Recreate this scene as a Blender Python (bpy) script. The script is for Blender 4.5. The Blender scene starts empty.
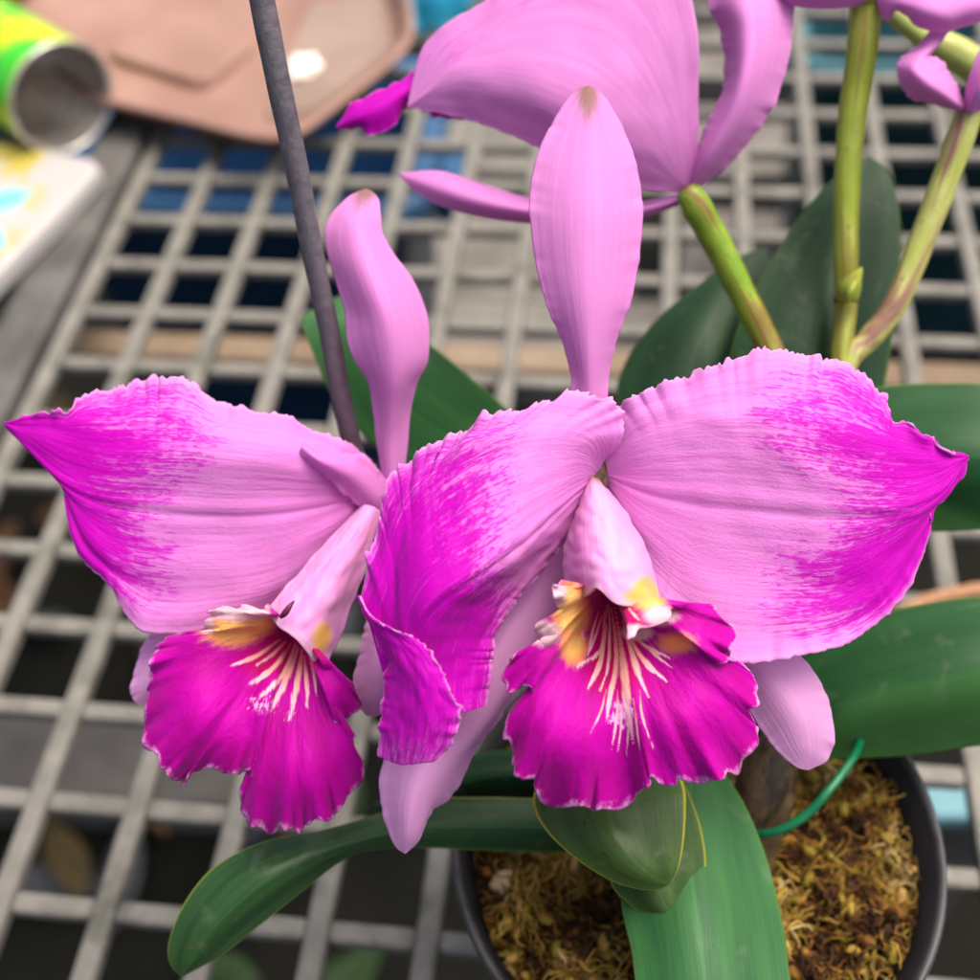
import bpy, math, random
import numpy as np
from mathutils import Matrix, Euler, Vector

random.seed(7)
rng = np.random.default_rng(11)
S = bpy.context.scene
R_ = math.radians

# ------------------------------------------------------------------ camera
CAM_Z = 0.4264
cam_data = bpy.data.cameras.new('camera')
cam = bpy.data.objects.new('camera', cam_data)
S.collection.objects.link(cam)
EUL = Euler((0.689, 0.052, 0.110), 'XYZ')
cam.location = (0, 0, CAM_Z)
cam.rotation_euler = EUL
cam_data.sensor_width = 36
cam_data.lens = 1194 / 980 * 36
cam_data.clip_start = 0.01
cam_data.clip_end = 200
cam_data.dof.use_dof = True
cam_data.dof.focus_distance = 0.272
cam_data.dof.aperture_fstop = 8.0
S.camera = cam

# ------------------------------------------------------------------ light
SUN_EL, SUN_ROT = R_(68), R_(65)
w = bpy.data.worlds.new('World')
S.world = w
w.use_nodes = True
nt = w.node_tree
bg = nt.nodes['Background']
sky = nt.nodes.new('ShaderNodeTexSky')
sky.sky_type = 'NISHITA'
sky.sun_disc = False
sky.sun_elevation = SUN_EL
sky.sun_rotation = SUN_ROT
sky.air_density = 0.6
sky.dust_density = 8.0
sky.ozone_density = 0.0
nt.links.new(sky.outputs[0], bg.inputs[0])
bg.inputs[1].default_value = 0.15
sd = bpy.data.lights.new('sun', 'SUN')
sd.energy = 1.3
sd.angle = R_(40)
sd.color = (1.0, 0.93, 0.84)
sun = bpy.data.objects.new('sun', sd)
S.collection.objects.link(sun)
_d = Vector((math.sin(SUN_ROT) * math.cos(SUN_EL), math.cos(SUN_ROT) * math.cos(SUN_EL), math.sin(SUN_EL)))
sun.rotation_euler = _d.to_track_quat('Z', 'Y').to_euler()
S.view_settings.view_transform = 'Standard'
S.view_settings.look = 'None'
S.view_settings.exposure = 0.80
S.view_settings.gamma = 1.0

# ------------------------------------------------------------------ geometry helpers
CM = np.array(EUL.to_matrix())
CP = np.array([0, 0, CAM_Z])
FPX = 1194.0


def P(px, py, mm):
    """A point in the place from a sighting in the photograph and its distance (mm) along the view."""
    d = mm / 1000.0
    return CP + CM @ np.array([(px - 490) / FPX * d, -(py - 490) / FPX * d, -d])


def Pz(px, py, z):
    """Where the sight line meets the level z."""
    v = CM @ np.array([(px - 490) / FPX, -(py - 490) / FPX, -1.0])
    return CP + v * ((z - CAM_Z) / v[2])


def cr(pts, t):
    """Catmull-Rom through pts (n,k) at parameters t in [0, n-1]."""
    p = np.asarray(pts, float)
    n = len(p)
    if n == 2:
        return p[0] + (p[1] - p[0]) * t[:, None]
    q = np.vstack([2 * p[0] - p[1], p, 2 * p[-1] - p[-2]])
    i = np.clip(np.floor(t).astype(int), 0, n - 2)
    f = (t - i)[:, None]
    a, b, c, d = q[i], q[i + 1], q[i + 2], q[i + 3]
    return 0.5 * ((2 * b) + (c - a) * f + (2 * a - 5 * b + 4 * c - d) * f * f + (3 * b - a - 3 * c + d) * f ** 3)


def resample(pts, n):
    """n points evenly by arc length along a smooth line."""
    p = np.asarray(pts, float)
    t = np.linspace(0, len(p) - 1, 40 * len(p))
    c = cr(p, t)
    s = np.concatenate([[0], np.cumsum(np.linalg.norm(np.diff(c[:, :2], axis=0), axis=1))])
    tt = np.interp(np.linspace(0, s[-1], n), s, t)
    return cr(p, tt)


def fill(line):
    """Control points may leave out distance and tint: carry them by linear interpolation."""
    out = np.full((len(line), 4), np.nan)
    for i, q in enumerate(line):
        out[i, :len(q)] = [np.nan if x is None else x for x in q]
    idx = np.arange(len(line))
    for k in (2, 3):
        ok = ~np.isnan(out[:, k])
        out[:, k] = np.interp(idx, idx[ok], out[ok, k]) if ok.any() else 0.0
    return out


def wob(u, freqs, seed):
    """Irregular waviness: cubic noise with about f swings along u for each f."""
    r = np.random.default_rng(seed)
    s = np.zeros_like(u)
    for f in freqs:
        k = int(max(3, f * 2))
        x = np.linspace(0, 1, k) + r.uniform(-.38, .38, k) / k
        y = r.normal(0, 1, k) * r.uniform(.5, 1.3, k)
        t = np.interp(np.ravel(u), x, np.arange(k))
        s += (cr(y[:, None], t)[:, 0] / len(freqs) ** .5).reshape(u.shape)
    return s * .8


def grid_mesh(name, pos, mat, parent=None, attrs=None, thick=0.0, uv=None, closed=False, subsurf=0):
    n, m = pos.shape[:2]
    me = bpy.data.meshes.new(name)
    v = pos.reshape(-1, 3)
    i, j = np.meshgrid(np.arange(n - 1), np.arange(m if closed else m - 1), indexing='ij')
    j2 = (j + 1) % m
    f = np.stack([i * m + j, i * m + j2, (i + 1) * m + j2, (i + 1) * m + j], -1).reshape(-1, 4)
    me.from_pydata(v.tolist(), [], f.tolist())
    me.polygons.foreach_set('use_smooth', np.ones(len(f), bool))
    if uv is None:
        uu, vv = np.meshgrid(np.linspace(0, 1, n), np.linspace(-1, 1, m), indexing='ij')
        uv = np.stack([uu, vv], -1)
    lay = me.uv_layers.new(name='UVMap')
    li = np.zeros(len(me.loops), np.int32)
    me.loops.foreach_get('vertex_index', li)
    lay.data.foreach_set('uv', uv.reshape(-1, 2)[li].astype(np.float32).ravel())
    for k, a in (attrs or {}).items():
        at = me.attributes.new(k, 'FLOAT', 'POINT')
        at.data.foreach_set('value', np.asarray(a, np.float32).ravel())
    me.materials.append(mat)
    o = bpy.data.objects.new(name, me)
    S.collection.objects.link(o)
    if parent:
        o.parent = parent
    if thick:
        md = o.modifiers.new('thickness', 'SOLIDIFY')
        md.thickness = thick
        md.offset = 0
    return o


def normals(pos):
    du = np.gradient(pos, axis=0)
    dv = np.gradient(pos, axis=1)
    n = np.cross(du, dv)
    return n / np.maximum(np.linalg.norm(n, axis=2, keepdims=True), 1e-9)


def sheet(name, curves, mat, parent, base=270, n=120, m=60, ruffle=0.0, fringe=0.0, freqs=(9, 17, 31), seed=1,
          thick=0.0006, pleat=0.0, rag=(1, 1), extra=None, rib=None, crumple=0.0):
    """A curved sheet (petal, sepal, leaf) lofted over lines that run from its base to its tip."""
    rows = np.stack([resample(fill(c), n) for c in curves], 1)          # n, k, 4
    k = rows.shape[1]
    tv = np.linspace(0, k - 1, m)
    g = np.stack([cr(rows[i], tv) for i in range(n)], 0)                # n, m, 4
    pos = np.zeros((n, m, 3))
    d = (g[..., 2] + base) / 1000.0
    loc = np.stack([(g[..., 0] - 490) / FPX * d, -(g[..., 1] - 490) / FPX * d, -d], -1)
    pos = CP + loc @ CM.T
    u = np.linspace(0, 1, n)[:, None] * np.ones((1, m))
    v = np.linspace(-1, 1, m)[None, :] * np.ones((n, 1))
    N = normals(pos)
    taper = np.clip(np.minimum(u * 6, (1 - u) * 8), 0, 1)
    if ruffle:
        for side in (-1, 1):
            wgt = np.clip(v * side, 0, 1) ** 4 * taper * (rag[0] if side < 0 else rag[1])
            pos = pos + N * (wgt * ruffle * wob(u, freqs, seed + side * 3 + 5))[..., None]
    if fringe:
        for side in (-1, 1):
            e = 0 if side < 0 else m - 1
            i2 = 4 if side < 0 else m - 5
            out = pos[:, e] - pos[:, i2]
            out /= np.maximum(np.linalg.norm(out, axis=1, keepdims=True), 1e-6)
            wgt = np.clip((v * side - .8) / .2, 0, 1) ** 2 * taper * (rag[0] if side < 0 else rag[1])
            pos = pos + out[:, None, :] * (wgt * fringe * wob(u, (freqs[-1], freqs[-1] * 1.9, freqs[-1] * 3.1), seed + side * 7 + 20))[..., None]
    face = np.sign(np.sum(N * (CP - pos), axis=2, keepdims=True)).mean()
    if rib:                                                       # raised midrib with a furrow beside it
        a_, c_, w_ = rib
        fade = np.sin(np.clip(u, 0, 1) ** .7 * np.pi) ** .6
        prof_ = np.exp(-((v - c_) / w_) ** 2) - .9 * np.exp(-((v - c_ - 1.7 * w_) / (w_ * .8)) ** 2) + .35 * np.exp(-((v - c_ - 3.3 * w_) / w_) ** 2)
        pos = pos + N * face * (a_ * fade * prof_)[..., None]
    if crumple:
        r_ = np.random.default_rng(seed + 99)
        z_ = np.zeros_like(u)
        for q_ in range(26):
            fu, fv = r_.normal(0, 5.0), r_.normal(0, 4.0)
            z_ += np.sin(2 * np.pi * (fu * u + fv * v * .5 + r_.uniform())) / (1 + .12 * (fu * fu + fv * fv)) ** .5
        pos = pos + N * (crumple * z_ * .35 * np.clip(u * 4, 0, 1))[..., None]
    if pleat:
        pl = np.sin(v * 19 + 2.2 * np.sin(u * 5 + v * 2)) * np.sin(u * np.pi) * np.clip(np.abs(v) * 1.6 - .3, 0, 1)
        pos = pos + N * (pleat * pl)[..., None]
    tn = np.clip(g[..., 3], 0, 1)
    if tn.max() > .5 and n >= 120 and mat.name.startswith('petal'):
        kk = np.exp(-np.linspace(-2, 2, 31) ** 2); kk /= kk.sum()
        tp = np.vstack([np.repeat(tn[:1], 15, 0), tn, np.repeat(tn[-1:], 15, 0)])
        tn = np.stack([np.convolve(tp[:, q_], kk, 'valid') for q_ in range(m)], 1)
    at = {'tint': tn, 'edge': np.abs(v)}
    if extra:
        for kk, fn in extra.items():
            at[kk] = fn(u, v, g)
    return grid_mesh(name, pos, mat, parent, at, thick)


def tube(name, pts, mat, parent=None, base=270, n=60, seg=16, world=False, cap=True, bump=0.0, seed=3, flat=1.0):
    """A tube through points (px, py, mm, radius in px) or, with world, (x, y, z, radius in m)."""
    p = []
    for q in pts:
        if world:
            p.append(list(q))
        else:
            mm = q[2] + base
            p.append(list(P(q[0], q[1], mm)) + [q[3] * mm / 1000 / FPX])
    t = np.linspace(0, len(p) - 1, n)
    c = cr(p, t)
    ctr, rad = c[:, :3], c[:, 3]
    tan = np.gradient(ctr, axis=0)
    tan /= np.linalg.norm(tan, axis=1, keepdims=True)
    ref = np.array([0.31, 0.2, 0.93])
    pos = []
    for i in range(n):
        a = np.cross(tan[i], ref)
        a /= np.linalg.norm(a)
        b = np.cross(tan[i], a)
        ang = np.linspace(0, 2 * np.pi, seg, endpoint=False)
        r = rad[i] * (1 + bump * math.sin(i * .9 + seed))
        pos.append(ctr[i] + r * (np.cos(ang)[:, None] * a + flat * np.sin(ang)[:, None] * b))
    pos = np.array(pos)
    if cap:
        pos = np.concatenate([np.repeat(ctr[:1], seg, 0)[None], pos, np.repeat(ctr[-1:], seg, 0)[None]], 0)
    nn = pos.shape[0]
    uu, vv = np.meshgrid(np.linspace(0, 1, nn), np.linspace(0, 1, seg), indexing='ij')
    return grid_mesh(name, pos, mat, parent, {'along': uu}, 0, np.stack([uu, vv], -1), closed=True)


class MB:
    def __init__(s):
        s.v, s.f, s.mi = [], [], []

    def box(s, x0, x1, y0, y1, z0, z1, mi=0, top=None):
        b = len(s.v)
        s.v += [(x0, y0, z0), (x1, y0, z0), (x1, y1, z0), (x0, y1, z0), (x0, y0, z1), (x1, y0, z1), (x1, y1, z1), (x0, y1, z1)]
        for f in ((0, 3, 2, 1), (4, 5, 6, 7), (0, 1, 5, 4), (1, 2, 6, 5), (2, 3, 7, 6), (3, 0, 4, 7)):
            s.f.append([b + i for i in f])
            s.mi.append(mi)

    def prism(s, pts, z0, z1, mi=0, inset=0.0):
        """An upright prism over a ring of plan points."""
        b = len(s.v)
        n = len(pts)
        c = np.mean(pts, axis=0)
        s.v += [(p[0], p[1], z0) for p in pts]
        s.v += [tuple(c + (np.array(p) - c) * (1 - inset)) + (z1,) for p in pts]
        s.f.append([b + i for i in range(n)][::-1]); s.mi.append(mi)
        s.f.append([b + n + i for i in range(n)]); s.mi.append(mi)
        for i in range(n):
            s.f.append([b + i, b + (i + 1) % n, b + n + (i + 1) % n, b + n + i]); s.mi.append(mi)

    def build(s, name, mats, parent=None, bevel=0.0, smooth=False, segs=2):
        me = bpy.data.meshes.new(name)
        me.from_pydata(s.v, [], s.f)
        mats = mats if isinstance(mats, (list, tuple)) else [mats]
        for m_ in mats:
            me.materials.append(m_)
        for p, k in zip(me.polygons, s.mi):
            p.material_index = k
            p.use_smooth = smooth
        o = bpy.data.objects.new(name, me)
        S.collection.objects.link(o)
        if parent:
            o.parent = parent
        if bevel:
            md = o.modifiers.new('bevel', 'BEVEL')
            md.width = bevel
            md.segments = segs
            md.limit_method = 'ANGLE'
        return o


def lathe(name, prof, mat, center, parent=None, seg=96, axis=None):
    """Profile of (radius, height) turned about the vertical (or an axis)."""
    ang = np.linspace(0, 2 * np.pi, seg, endpoint=False)
    pos = np.array([[(r * math.cos(a), r * math.sin(a), z) for a in ang] for r, z in prof])
    if axis is not None:
        M = np.array(Vector(axis).to_track_quat('Z', 'Y').to_matrix())
        pos = pos @ M.T
    pos = pos + np.array(center)
    nn = len(prof)
    uu, vv = np.meshgrid(np.linspace(0, 1, nn), np.linspace(0, 1, seg), indexing='ij')
    return grid_mesh(name, pos, mat, parent, None, 0, np.stack([uu, vv], -1), closed=True)


def tag(o, label=None, cat=None, group=None, kind=None):
    if label: o['label'] = label
    if cat: o['category'] = cat
    if group: o['group'] = group
    if kind: o['kind'] = kind
    return o


def empty(name, loc=(0, 0, 0), parent=None):
    o = bpy.data.objects.new(name, None)
    o.empty_display_size = .01
    S.collection.objects.link(o)
    if parent:
        o.parent = parent
        # children keep place-coordinates, so an attached empty stays at its thing's origin
    return o


# ------------------------------------------------------------------ materials
class NT:
    """A short way to write shader trees."""
    def __init__(s, name):
        s.m = bpy.data.materials.new(name)
        s.m.use_nodes = True
        s.t = s.m.node_tree
        s.b = s.t.nodes['Principled BSDF']
        s.out = s.t.nodes['Material Output']

    def n(s, typ, **kw):
        x = s.t.nodes.new(typ)
        for k, v in kw.items():
            setattr(x, k, v)
        return x

    def put(s, sock, val):
        if hasattr(val, 'is_output'):
            s.t.links.new(val, sock)
        else:
            sock.default_value = val

    def attr(s, name):
        return s.n('ShaderNodeAttribute', attribute_name=name).outputs['Fac']

    def uv(s, sx=1, sy=1, sz=1, obj=False):
        tc = s.n('ShaderNodeTexCoord')
        mp = s.n('ShaderNodeMapping')
        s.put(mp.inputs['Vector'], tc.outputs['Object' if obj else 'UV'])
        mp.inputs['Scale'].default_value = (sx, sy, sz)
        return mp.outputs[0]

    def noise(s, vec, scale=1, detail=3, rough=.55, dist=0):
        x = s.n('ShaderNodeTexNoise')
        s.put(x.inputs['Vector'], vec)
        x.inputs['Scale'].default_value = scale
        x.inputs['Detail'].default_value = detail
        x.inputs['Roughness'].default_value = rough
        x.inputs['Distortion'].default_value = dist
        return x.outputs['Fac']

    def math(s, op, a, b=0.0, c=0.0, clamp=False):
        x = s.n('ShaderNodeMath', operation=op)
        x.use_clamp = clamp
        s.put(x.inputs[0], a); s.put(x.inputs[1], b); s.put(x.inputs[2], c)
        return x.outputs[0]

    def ss(s, x, lo, hi, a=0.0, b=1.0):
        r = s.n('ShaderNodeMapRange', interpolation_type='SMOOTHSTEP')
        s.put(r.inputs[0], x)
        for i, k in enumerate((lo, hi, a, b)):
            s.put(r.inputs[1 + i], k)
        return r.outputs[0]

    def mix(s, f, a, b):
        x = s.n('ShaderNodeMix', data_type='RGBA')
        s.put(x.inputs[0], f)
        s.put(x.inputs[6], tuple(a) + (1,) if isinstance(a, (tuple, list)) else a)
        s.put(x.inputs[7], tuple(b) + (1,) if isinstance(b, (tuple, list)) else b)
        return x.outputs[2]

    def bump(s, h, strength=.3, dist=.001):
        x = s.n('ShaderNodeBump')
        s.put(x.inputs['Height'], h)
        x.inputs['Strength'].default_value = strength
        x.inputs['Distance'].default_value = dist
        s.put(s.b.inputs['Normal'], x.outputs[0])
        return x.outputs[0]

    def done(s, col, rough=.5, spec=.3, trans=0.0, tcol=None, **kw):
        s.put(s.b.inputs['Base Color'], tuple(col) + (1,) if isinstance(col, (tuple, list)) else col)
        s.put(s.b.inputs['Roughness'], rough)
        s.b.inputs['Specular IOR Level'].default_value = spec
        for k, v in kw.items():
            s.put(s.b.inputs[k], v)
        if trans:
            tr = s.n('ShaderNodeBsdfTranslucent')
            s.put(tr.inputs['Color'], tcol if tcol is not None else col)
            mx = s.n('ShaderNodeMixShader')
            mx.inputs[0].default_value = trans
            s.t.links.new(s.b.outputs[0], mx.inputs[1])
            s.t.links.new(tr.outputs[0], mx.inputs[2])
            s.t.links.new(mx.outputs[0], s.out.inputs[0])
        return s.m


def srgb(r, g, b):
    f = lambda c: (c / 255 / 12.92) if c <= 10 else ((c / 255 + .055) / 1.055) ** 2.4
    return (f(r), f(g), f(b))


PALE = (0.77, 0.285, 0.71)
MAG = (0.58, 0.0, 0.50)


def petal_material(name, pale=PALE, mag=MAG, mid=(0.68, 0.095, 0.63), streak=(40, 46), relief=.33):
    k = NT(name)
    t = k.attr('tint')
    e = k.attr('edge')
    n1 = k.noise(k.uv(streak[0], streak[1], 1), 1, 3, .5, .9)
    n2 = k.noise(k.uv(streak[0] * .13, streak[1] * .16, 1), 1, 3, .6, .4)
    m1 = k.math('SUBTRACT', k.ss(n1, .2, .8), .5)
    m2 = k.math('SUBTRACT', k.ss(n2, .3, .7), .5)
    amp = k.math('MULTIPLY', k.ss(t, .0, .32), k.ss(t, .75, 1.1, 1.0, .5))
    x = k.math('ADD', t, k.math('MULTIPLY', m1, k.math('MULTIPLY', amp, .72)))
    x = k.math('ADD', x, k.math('MULTIPLY', m2, k.math('MULTIPLY', amp, .5)))
    n4 = k.noise(k.uv(5, 58, 1), 1, 3, .6, .4)
    x = k.math('ADD', x, k.math('MULTIPLY', k.math('SUBTRACT', k.ss(n4, .28, .72), .5), k.math('MULTIPLY', amp, .55)))
    f = k.math('ADD', k.math('MULTIPLY', k.ss(t, .0, .95), .34), k.math('MULTIPLY', k.ss(x, .06, .88), .66))
    vn = k.noise(k.uv(2.2, 16, 1), 1, 3, .5)
    base = k.mix(k.ss(vn, .35, .7), pale, (pale[0] * .98, pale[1] * .86, pale[2] * .96))
    c = k.mix(k.ss(f, 0, .62), base, mid)
    c = k.mix(k.ss(f, .3, 1), c, mag)
    c = k.mix(k.math('MULTIPLY', k.ss(n4, .60, .74), k.math('MULTIPLY', f, .30)), c, (0.80, 0.24, 0.76))
    pe = k.math('MULTIPLY', k.ss(e, .92, 1.0), .55)
    c = k.mix(pe, c, (0.84, 0.44, 0.78))
    h = k.math('ADD', k.math('MULTIPLY', k.noise(k.uv(2.5, 22, 1), 1, 3, .5), .9), k.math('MULTIPLY', n1, .45))
    h = k.math('ADD', h, k.math('MULTIPLY', k.noise(k.uv(9, 7, 1), 1, 3, .6), .8))
    cell = k.noise(k.uv(1, 1, 1, obj=True), 2600, 2, .6)
    h = k.math('ADD', h, k.math('MULTIPLY', cell, .35))
    k.bump(h, relief, .0012)
    return k.done(c, .52, .12, .36, **{'Sheen Weight': .04, 'Sheen Roughness': .5})


M_petal = petal_material('petal pink to magenta')
M_back = petal_material('petal seen from behind', pale=(0.75, 0.31, 0.69), streak=(26, 18), relief=.14)


def sepal_material(name='sepal pink', lift=0.0):
    k = NT(name)
    t = k.attr('tint')          # 1 at the brownish green tip
    vn = k.noise(k.uv(1.6, 7, 1), 1, 4, .6)
    c = k.mix(k.ss(vn, .2, .8), (0.74 + lift * .5, 0.305 + lift, 0.68 + lift * .6), (0.71 + lift * .5, 0.265 + lift, 0.645 + lift * .6))
    n = k.noise(k.uv(20, 8, 1), 1, 3, .6)
    g = k.ss(k.math('ADD', t, k.math('MULTIPLY', k.math('SUBTRACT', n, .5), .5)), .35, .9)
    c = k.mix(k.math('MULTIPLY', g, .85), c, (0.28, 0.17, 0.09))
    k.bump(k.math('ADD', k.noise(k.uv(2.5, 9, 1), 1, 3, .6), k.math('MULTIPLY', k.noise(k.uv(1, 1, 1, obj=True), 2600, 2, .6), .3)), .25, .0010)
    return k.done(c, .5, .15, .40, **{'Sheen Weight': .05})


M_sepal = sepal_material()
M_sepal_pale = sepal_material('sepal pale lavender pink', .13)


def tube_material():
    k = NT('lip tube pale pink')
    y = k.attr('yellow')
    br = k.attr('brown')
    n = k.noise(k.uv(4, 5, 1), 1, 3, .5)
    c = k.mix(k.ss(n, .3, .7), (0.86, 0.42, 0.74), (0.84, 0.36, 0.72))
    c = k.mix(k.attr('rose'), c, (0.80, 0.20, 0.58))
    c = k.mix(k.ss(k.math('ADD', y, k.math('MULTIPLY', k.math('SUBTRACT', n, .5), .3)), .15, .8), c, (0.86, 0.54, 0.12))
    c = k.mix(k.attr('rim'), c, (0.90, 0.62, 0.80))
    c = k.mix(br, c, (0.30, 0.13, 0.07))
    k.bump(k.noise(k.uv(2, 20, 1), 1, 2, .5), .2, .0008)
    return k.done(c, .42, .3, .25, **{'Sheen Weight': .1})


M_tube = tube_material()


def lip_material():
    k = NT('lip deep magenta')
    r = k.attr('reach')
    st = k.attr('stripe')
    dn = k.attr('down')
    ye = k.attr('yellow')
    pa = k.attr('paleness')
    th = k.attr('throat')
    n = k.noise(k.uv(70, 9, 1), 1, 4, .65)
    n2 = k.noise(k.uv(26, 2.5, 1), 1, 4, .6)
    nf = k.math('SUBTRACT', k.ss(n, .3, .7), .5)
    c = k.mix(k.ss(n2, .35, .68), (0.42, 0.0, 0.26), (0.53, 0.0, 0.38))
    c = k.mix(k.math('MULTIPLY', k.ss(n, .55, .8), .3), c, (0.60, 0.0, 0.48))
    c = k.mix(k.ss(th, .15, .85), c, (0.50, 0.0, 0.14))
    yy = k.math('ADD', ye, k.math('MULTIPLY', nf, .16))
    c = k.mix(k.math('MULTIPLY', k.ss(yy, .08, .5), .9), c, (0.92, 0.36, 0.12))
    c = k.mix(k.ss(yy, .4, .95), c, (0.93, 0.56, 0.16))
    s2 = k.ss(k.math('ADD', st, k.math('SUBTRACT', k.math('MULTIPLY', nf, k.ss(dn, .2, 1.0, .15, .9)), k.ss(dn, .7, 1.0, 0, .4))), .12, .75)
    sc = k.mix(k.ss(dn, .05, .45), (0.74, 0.16, 0.20), (0.90, 0.46, 0.40))
    sc = k.mix(k.ss(dn, .45, .85), sc, (0.90, 0.56, 0.64))
    c = k.mix(s2, c, sc)
    c = k.mix(k.ss(k.math('ADD', pa, k.math('MULTIPLY', nf, .1)), .25, .8), c, (0.80, 0.50, 0.56))
    sk = k.attr('speck')
    n3 = k.noise(k.uv(150, 22, 1), 1, 3, .7)
    c = k.mix(k.math('MULTIPLY', k.ss(k.math('ADD', k.math('MULTIPLY', sk, .5), n3), .88, 1.0), .85), c, (0.90, 0.50, 0.80))
    ed = k.math('MULTIPLY', k.ss(k.math('ADD', r, k.math('MULTIPLY', nf, .05)), .975, 1.01), k.ss(n3, .30, .60, .2, .9))
    c = k.mix(ed, c, (0.90, 0.42, 0.84))
    k.bump(k.math('ADD', k.math('MULTIPLY', n, .9), n2), .45, .0014)
    return k.done(c, .55, .12, .26, **{'Sheen Weight': .08, 'Sheen Roughness': .4})


M_lip = lip_material()


def leaf_material(name, a, b, rim=(.2, .3, .05), rough=.34, spots=0.0, two=None, rimw=.3):
    k = NT(name)
    n = k.noise(k.uv(1.5, 3, 1), 1, 3, .55)
    vn = k.noise(k.uv(.7, 60, 1), 1, 2, .5)
    c = k.mix(k.ss(n, .3, .72), a, b)
    c = k.mix(k.math('MULTIPLY', k.ss(vn, .45, .75), .25), c, tuple(x * 1.35 for x in b))
    # pale midrib
    uvx = k.n('ShaderNodeSeparateXYZ')
    k.put(uvx.inputs[0], k.uv())
    mid = k.ss(k.math('ABSOLUTE', uvx.outputs[1]), .0, .05, 1, 0)
    c = k.mix(k.math('MULTIPLY', mid, .22), c, tuple(x * 2.2 for x in b))
    if two:
        c = k.mix(k.ss(k.attr('tint'), .4, .6), c, two)
    c = k.mix(k.math('MULTIPLY', k.ss(k.attr('edge'), .95, 1.0), rimw), c, rim)
    ws = k.noise(k.uv(1, 1, 1, obj=True), 95, 3, .6, .4)
    c = k.mix(k.math('MULTIPLY', k.ss(ws, .56, .72), .22), c, (.16, .19, .12))
    sc_ = k.noise(k.uv(1, 1, 1, obj=True), 210, 2, .5)
    c = k.mix(k.math('MULTIPLY', k.ss(sc_, .70, .76), .55), c, (.10, .085, .03))
    if spots:
        sp = k.noise(k.uv(9, 9, 1), 1, 2, .5)
        c = k.mix(k.math('MULTIPLY', k.ss(sp, .66, .74), spots), c, (.03, .02, .01))
    dn = k.noise(k.uv(14, 40, 1), 1, 4, .7)
    k.bump(k.math('ADD', vn, k.math('MULTIPLY', dn, .3)), .12, .0008)
    return k.done(c, k.ss(dn, .3, .7, rough + .04, rough + .2), .24, .1)


M_leaf = leaf_material('leaf dark green', (.006, .032, .011), (.013, .055, .017))
M_leaf_soft = leaf_material('leaf mid green', (.018, .085, .026), (.034, .135, .036), rough=.38)
M_leaf_two = leaf_material('leaf green with lighter lower half', (.010, .055, .016), (.016, .080, .022), two=(.050, .165, .040), rough=.38)
M_leaf_olive = leaf_material('leaf olive with yellow rim', (.024, .060, .014), (.048, .095, .022), rim=(.42, .40, .03), spots=.9, rough=.2, rimw=.95)
M_leaf_long = leaf_material('leaf glossy with yellow green rim', (.014, .048, .016), (.030, .082, .026), rim=(.28, .36, .05), rough=.18, rimw=.9)


def stalk_material(name, a, b, c_, amount=.5):
    k = NT(name)
    n = k.noise(k.uv(9, 3, 1), 1, 3, .6)
    n2 = k.noise(k.uv(2.2, 3, 1), 1, 4, .7, .5)
    n3 = k.noise(k.uv(40, 16, 1), 1, 2, .5)
    c = k.mix(k.ss(n, .3, .7), a, b)
    c = k.mix(k.math('MULTIPLY', k.ss(n2, .46, .58), amount), c, c_)
    c = k.mix(k.math('MULTIPLY', k.ss(n3, .66, .74), .7), c, (.05, .05, .015))
    k.bump(k.noise(k.uv(4, 20, 1), 1, 3, .5), .3, .001)
    return k.done(c, .4, .4, .0, **{'Subsurface Weight': .15, 'Subsurface Radius': (.004, .004, .001)})


M_stalk = stalk_material('stalk yellow green', (.21, .30, .012), (.32, .38, .06), (.15, .075, .02), .6)
M_stalk_g = stalk_material('stalk green with red flush', (.14, .28, .015), (.24, .36, .03), (.20, .04, .025), .7)
M_stalk_p = stalk_material('stalk lime with purple flush', (.36, .42, .08), (.48, .50, .17), (.22, .05, .10), .8)
M_stalk_t = stalk_material('stalk tan to lime', (.34, .46, .10), (.42, .52, .14), (.35, .26, .10), .4)
M_bulb = stalk_material('pseudobulb with papery sheath', (.075, .05, .026), (.14, .092, .05), (.016, .012, .007), .9)


def plain(name, a, b, rough=.5, spec=.4, scale=40, bump=.2, dist=.001, detail=4, **kw):
    k = NT(name)
    n = k.noise(k.uv(1, 1, 1, obj=True), scale, detail, .6)
    n2 = k.noise(k.uv(1, 1, 1, obj=True), scale * .17, 3, .6)
    c = k.mix(k.ss(k.math('ADD', k.math('MULTIPLY', n, .5), k.math('MULTIPLY', n2, .5)), .38, .62), a, b)
    k.bump(n, bump, dist)
    return k.done(c, k.ss(n, .3, .7, rough - .08, rough + .08), spec, **kw)


def grate_material():
    k = NT('weathered grey green plastic')
    o = k.uv(1, 1, 1, obj=True)
    n = k.noise(o, 70, 4, .65)
    n2 = k.noise(o, 9, 4, .65, .5)
    n3 = k.noise(o, 24, 5, .7)
    c = k.mix(k.ss(n, .3, .7), (.122, .120, .102), (.208, .202, .176))
    c = k.mix(k.math('MULTIPLY', k.ss(n2, .42, .68), .75), c, (.175, .168, .150))
    c = k.mix(k.math('MULTIPLY', k.ss(n3, .54, .70), .75), c, (.055, .060, .046))
    c = k.mix(k.math('MULTIPLY', k.ss(n3, .26, .36, 1, 0), .6), c, (.26, .25, .21))
    k.bump(n, .3, .001)
    return k.done(c, k.ss(n2, .3, .7, .45, .7), .25)


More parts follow.
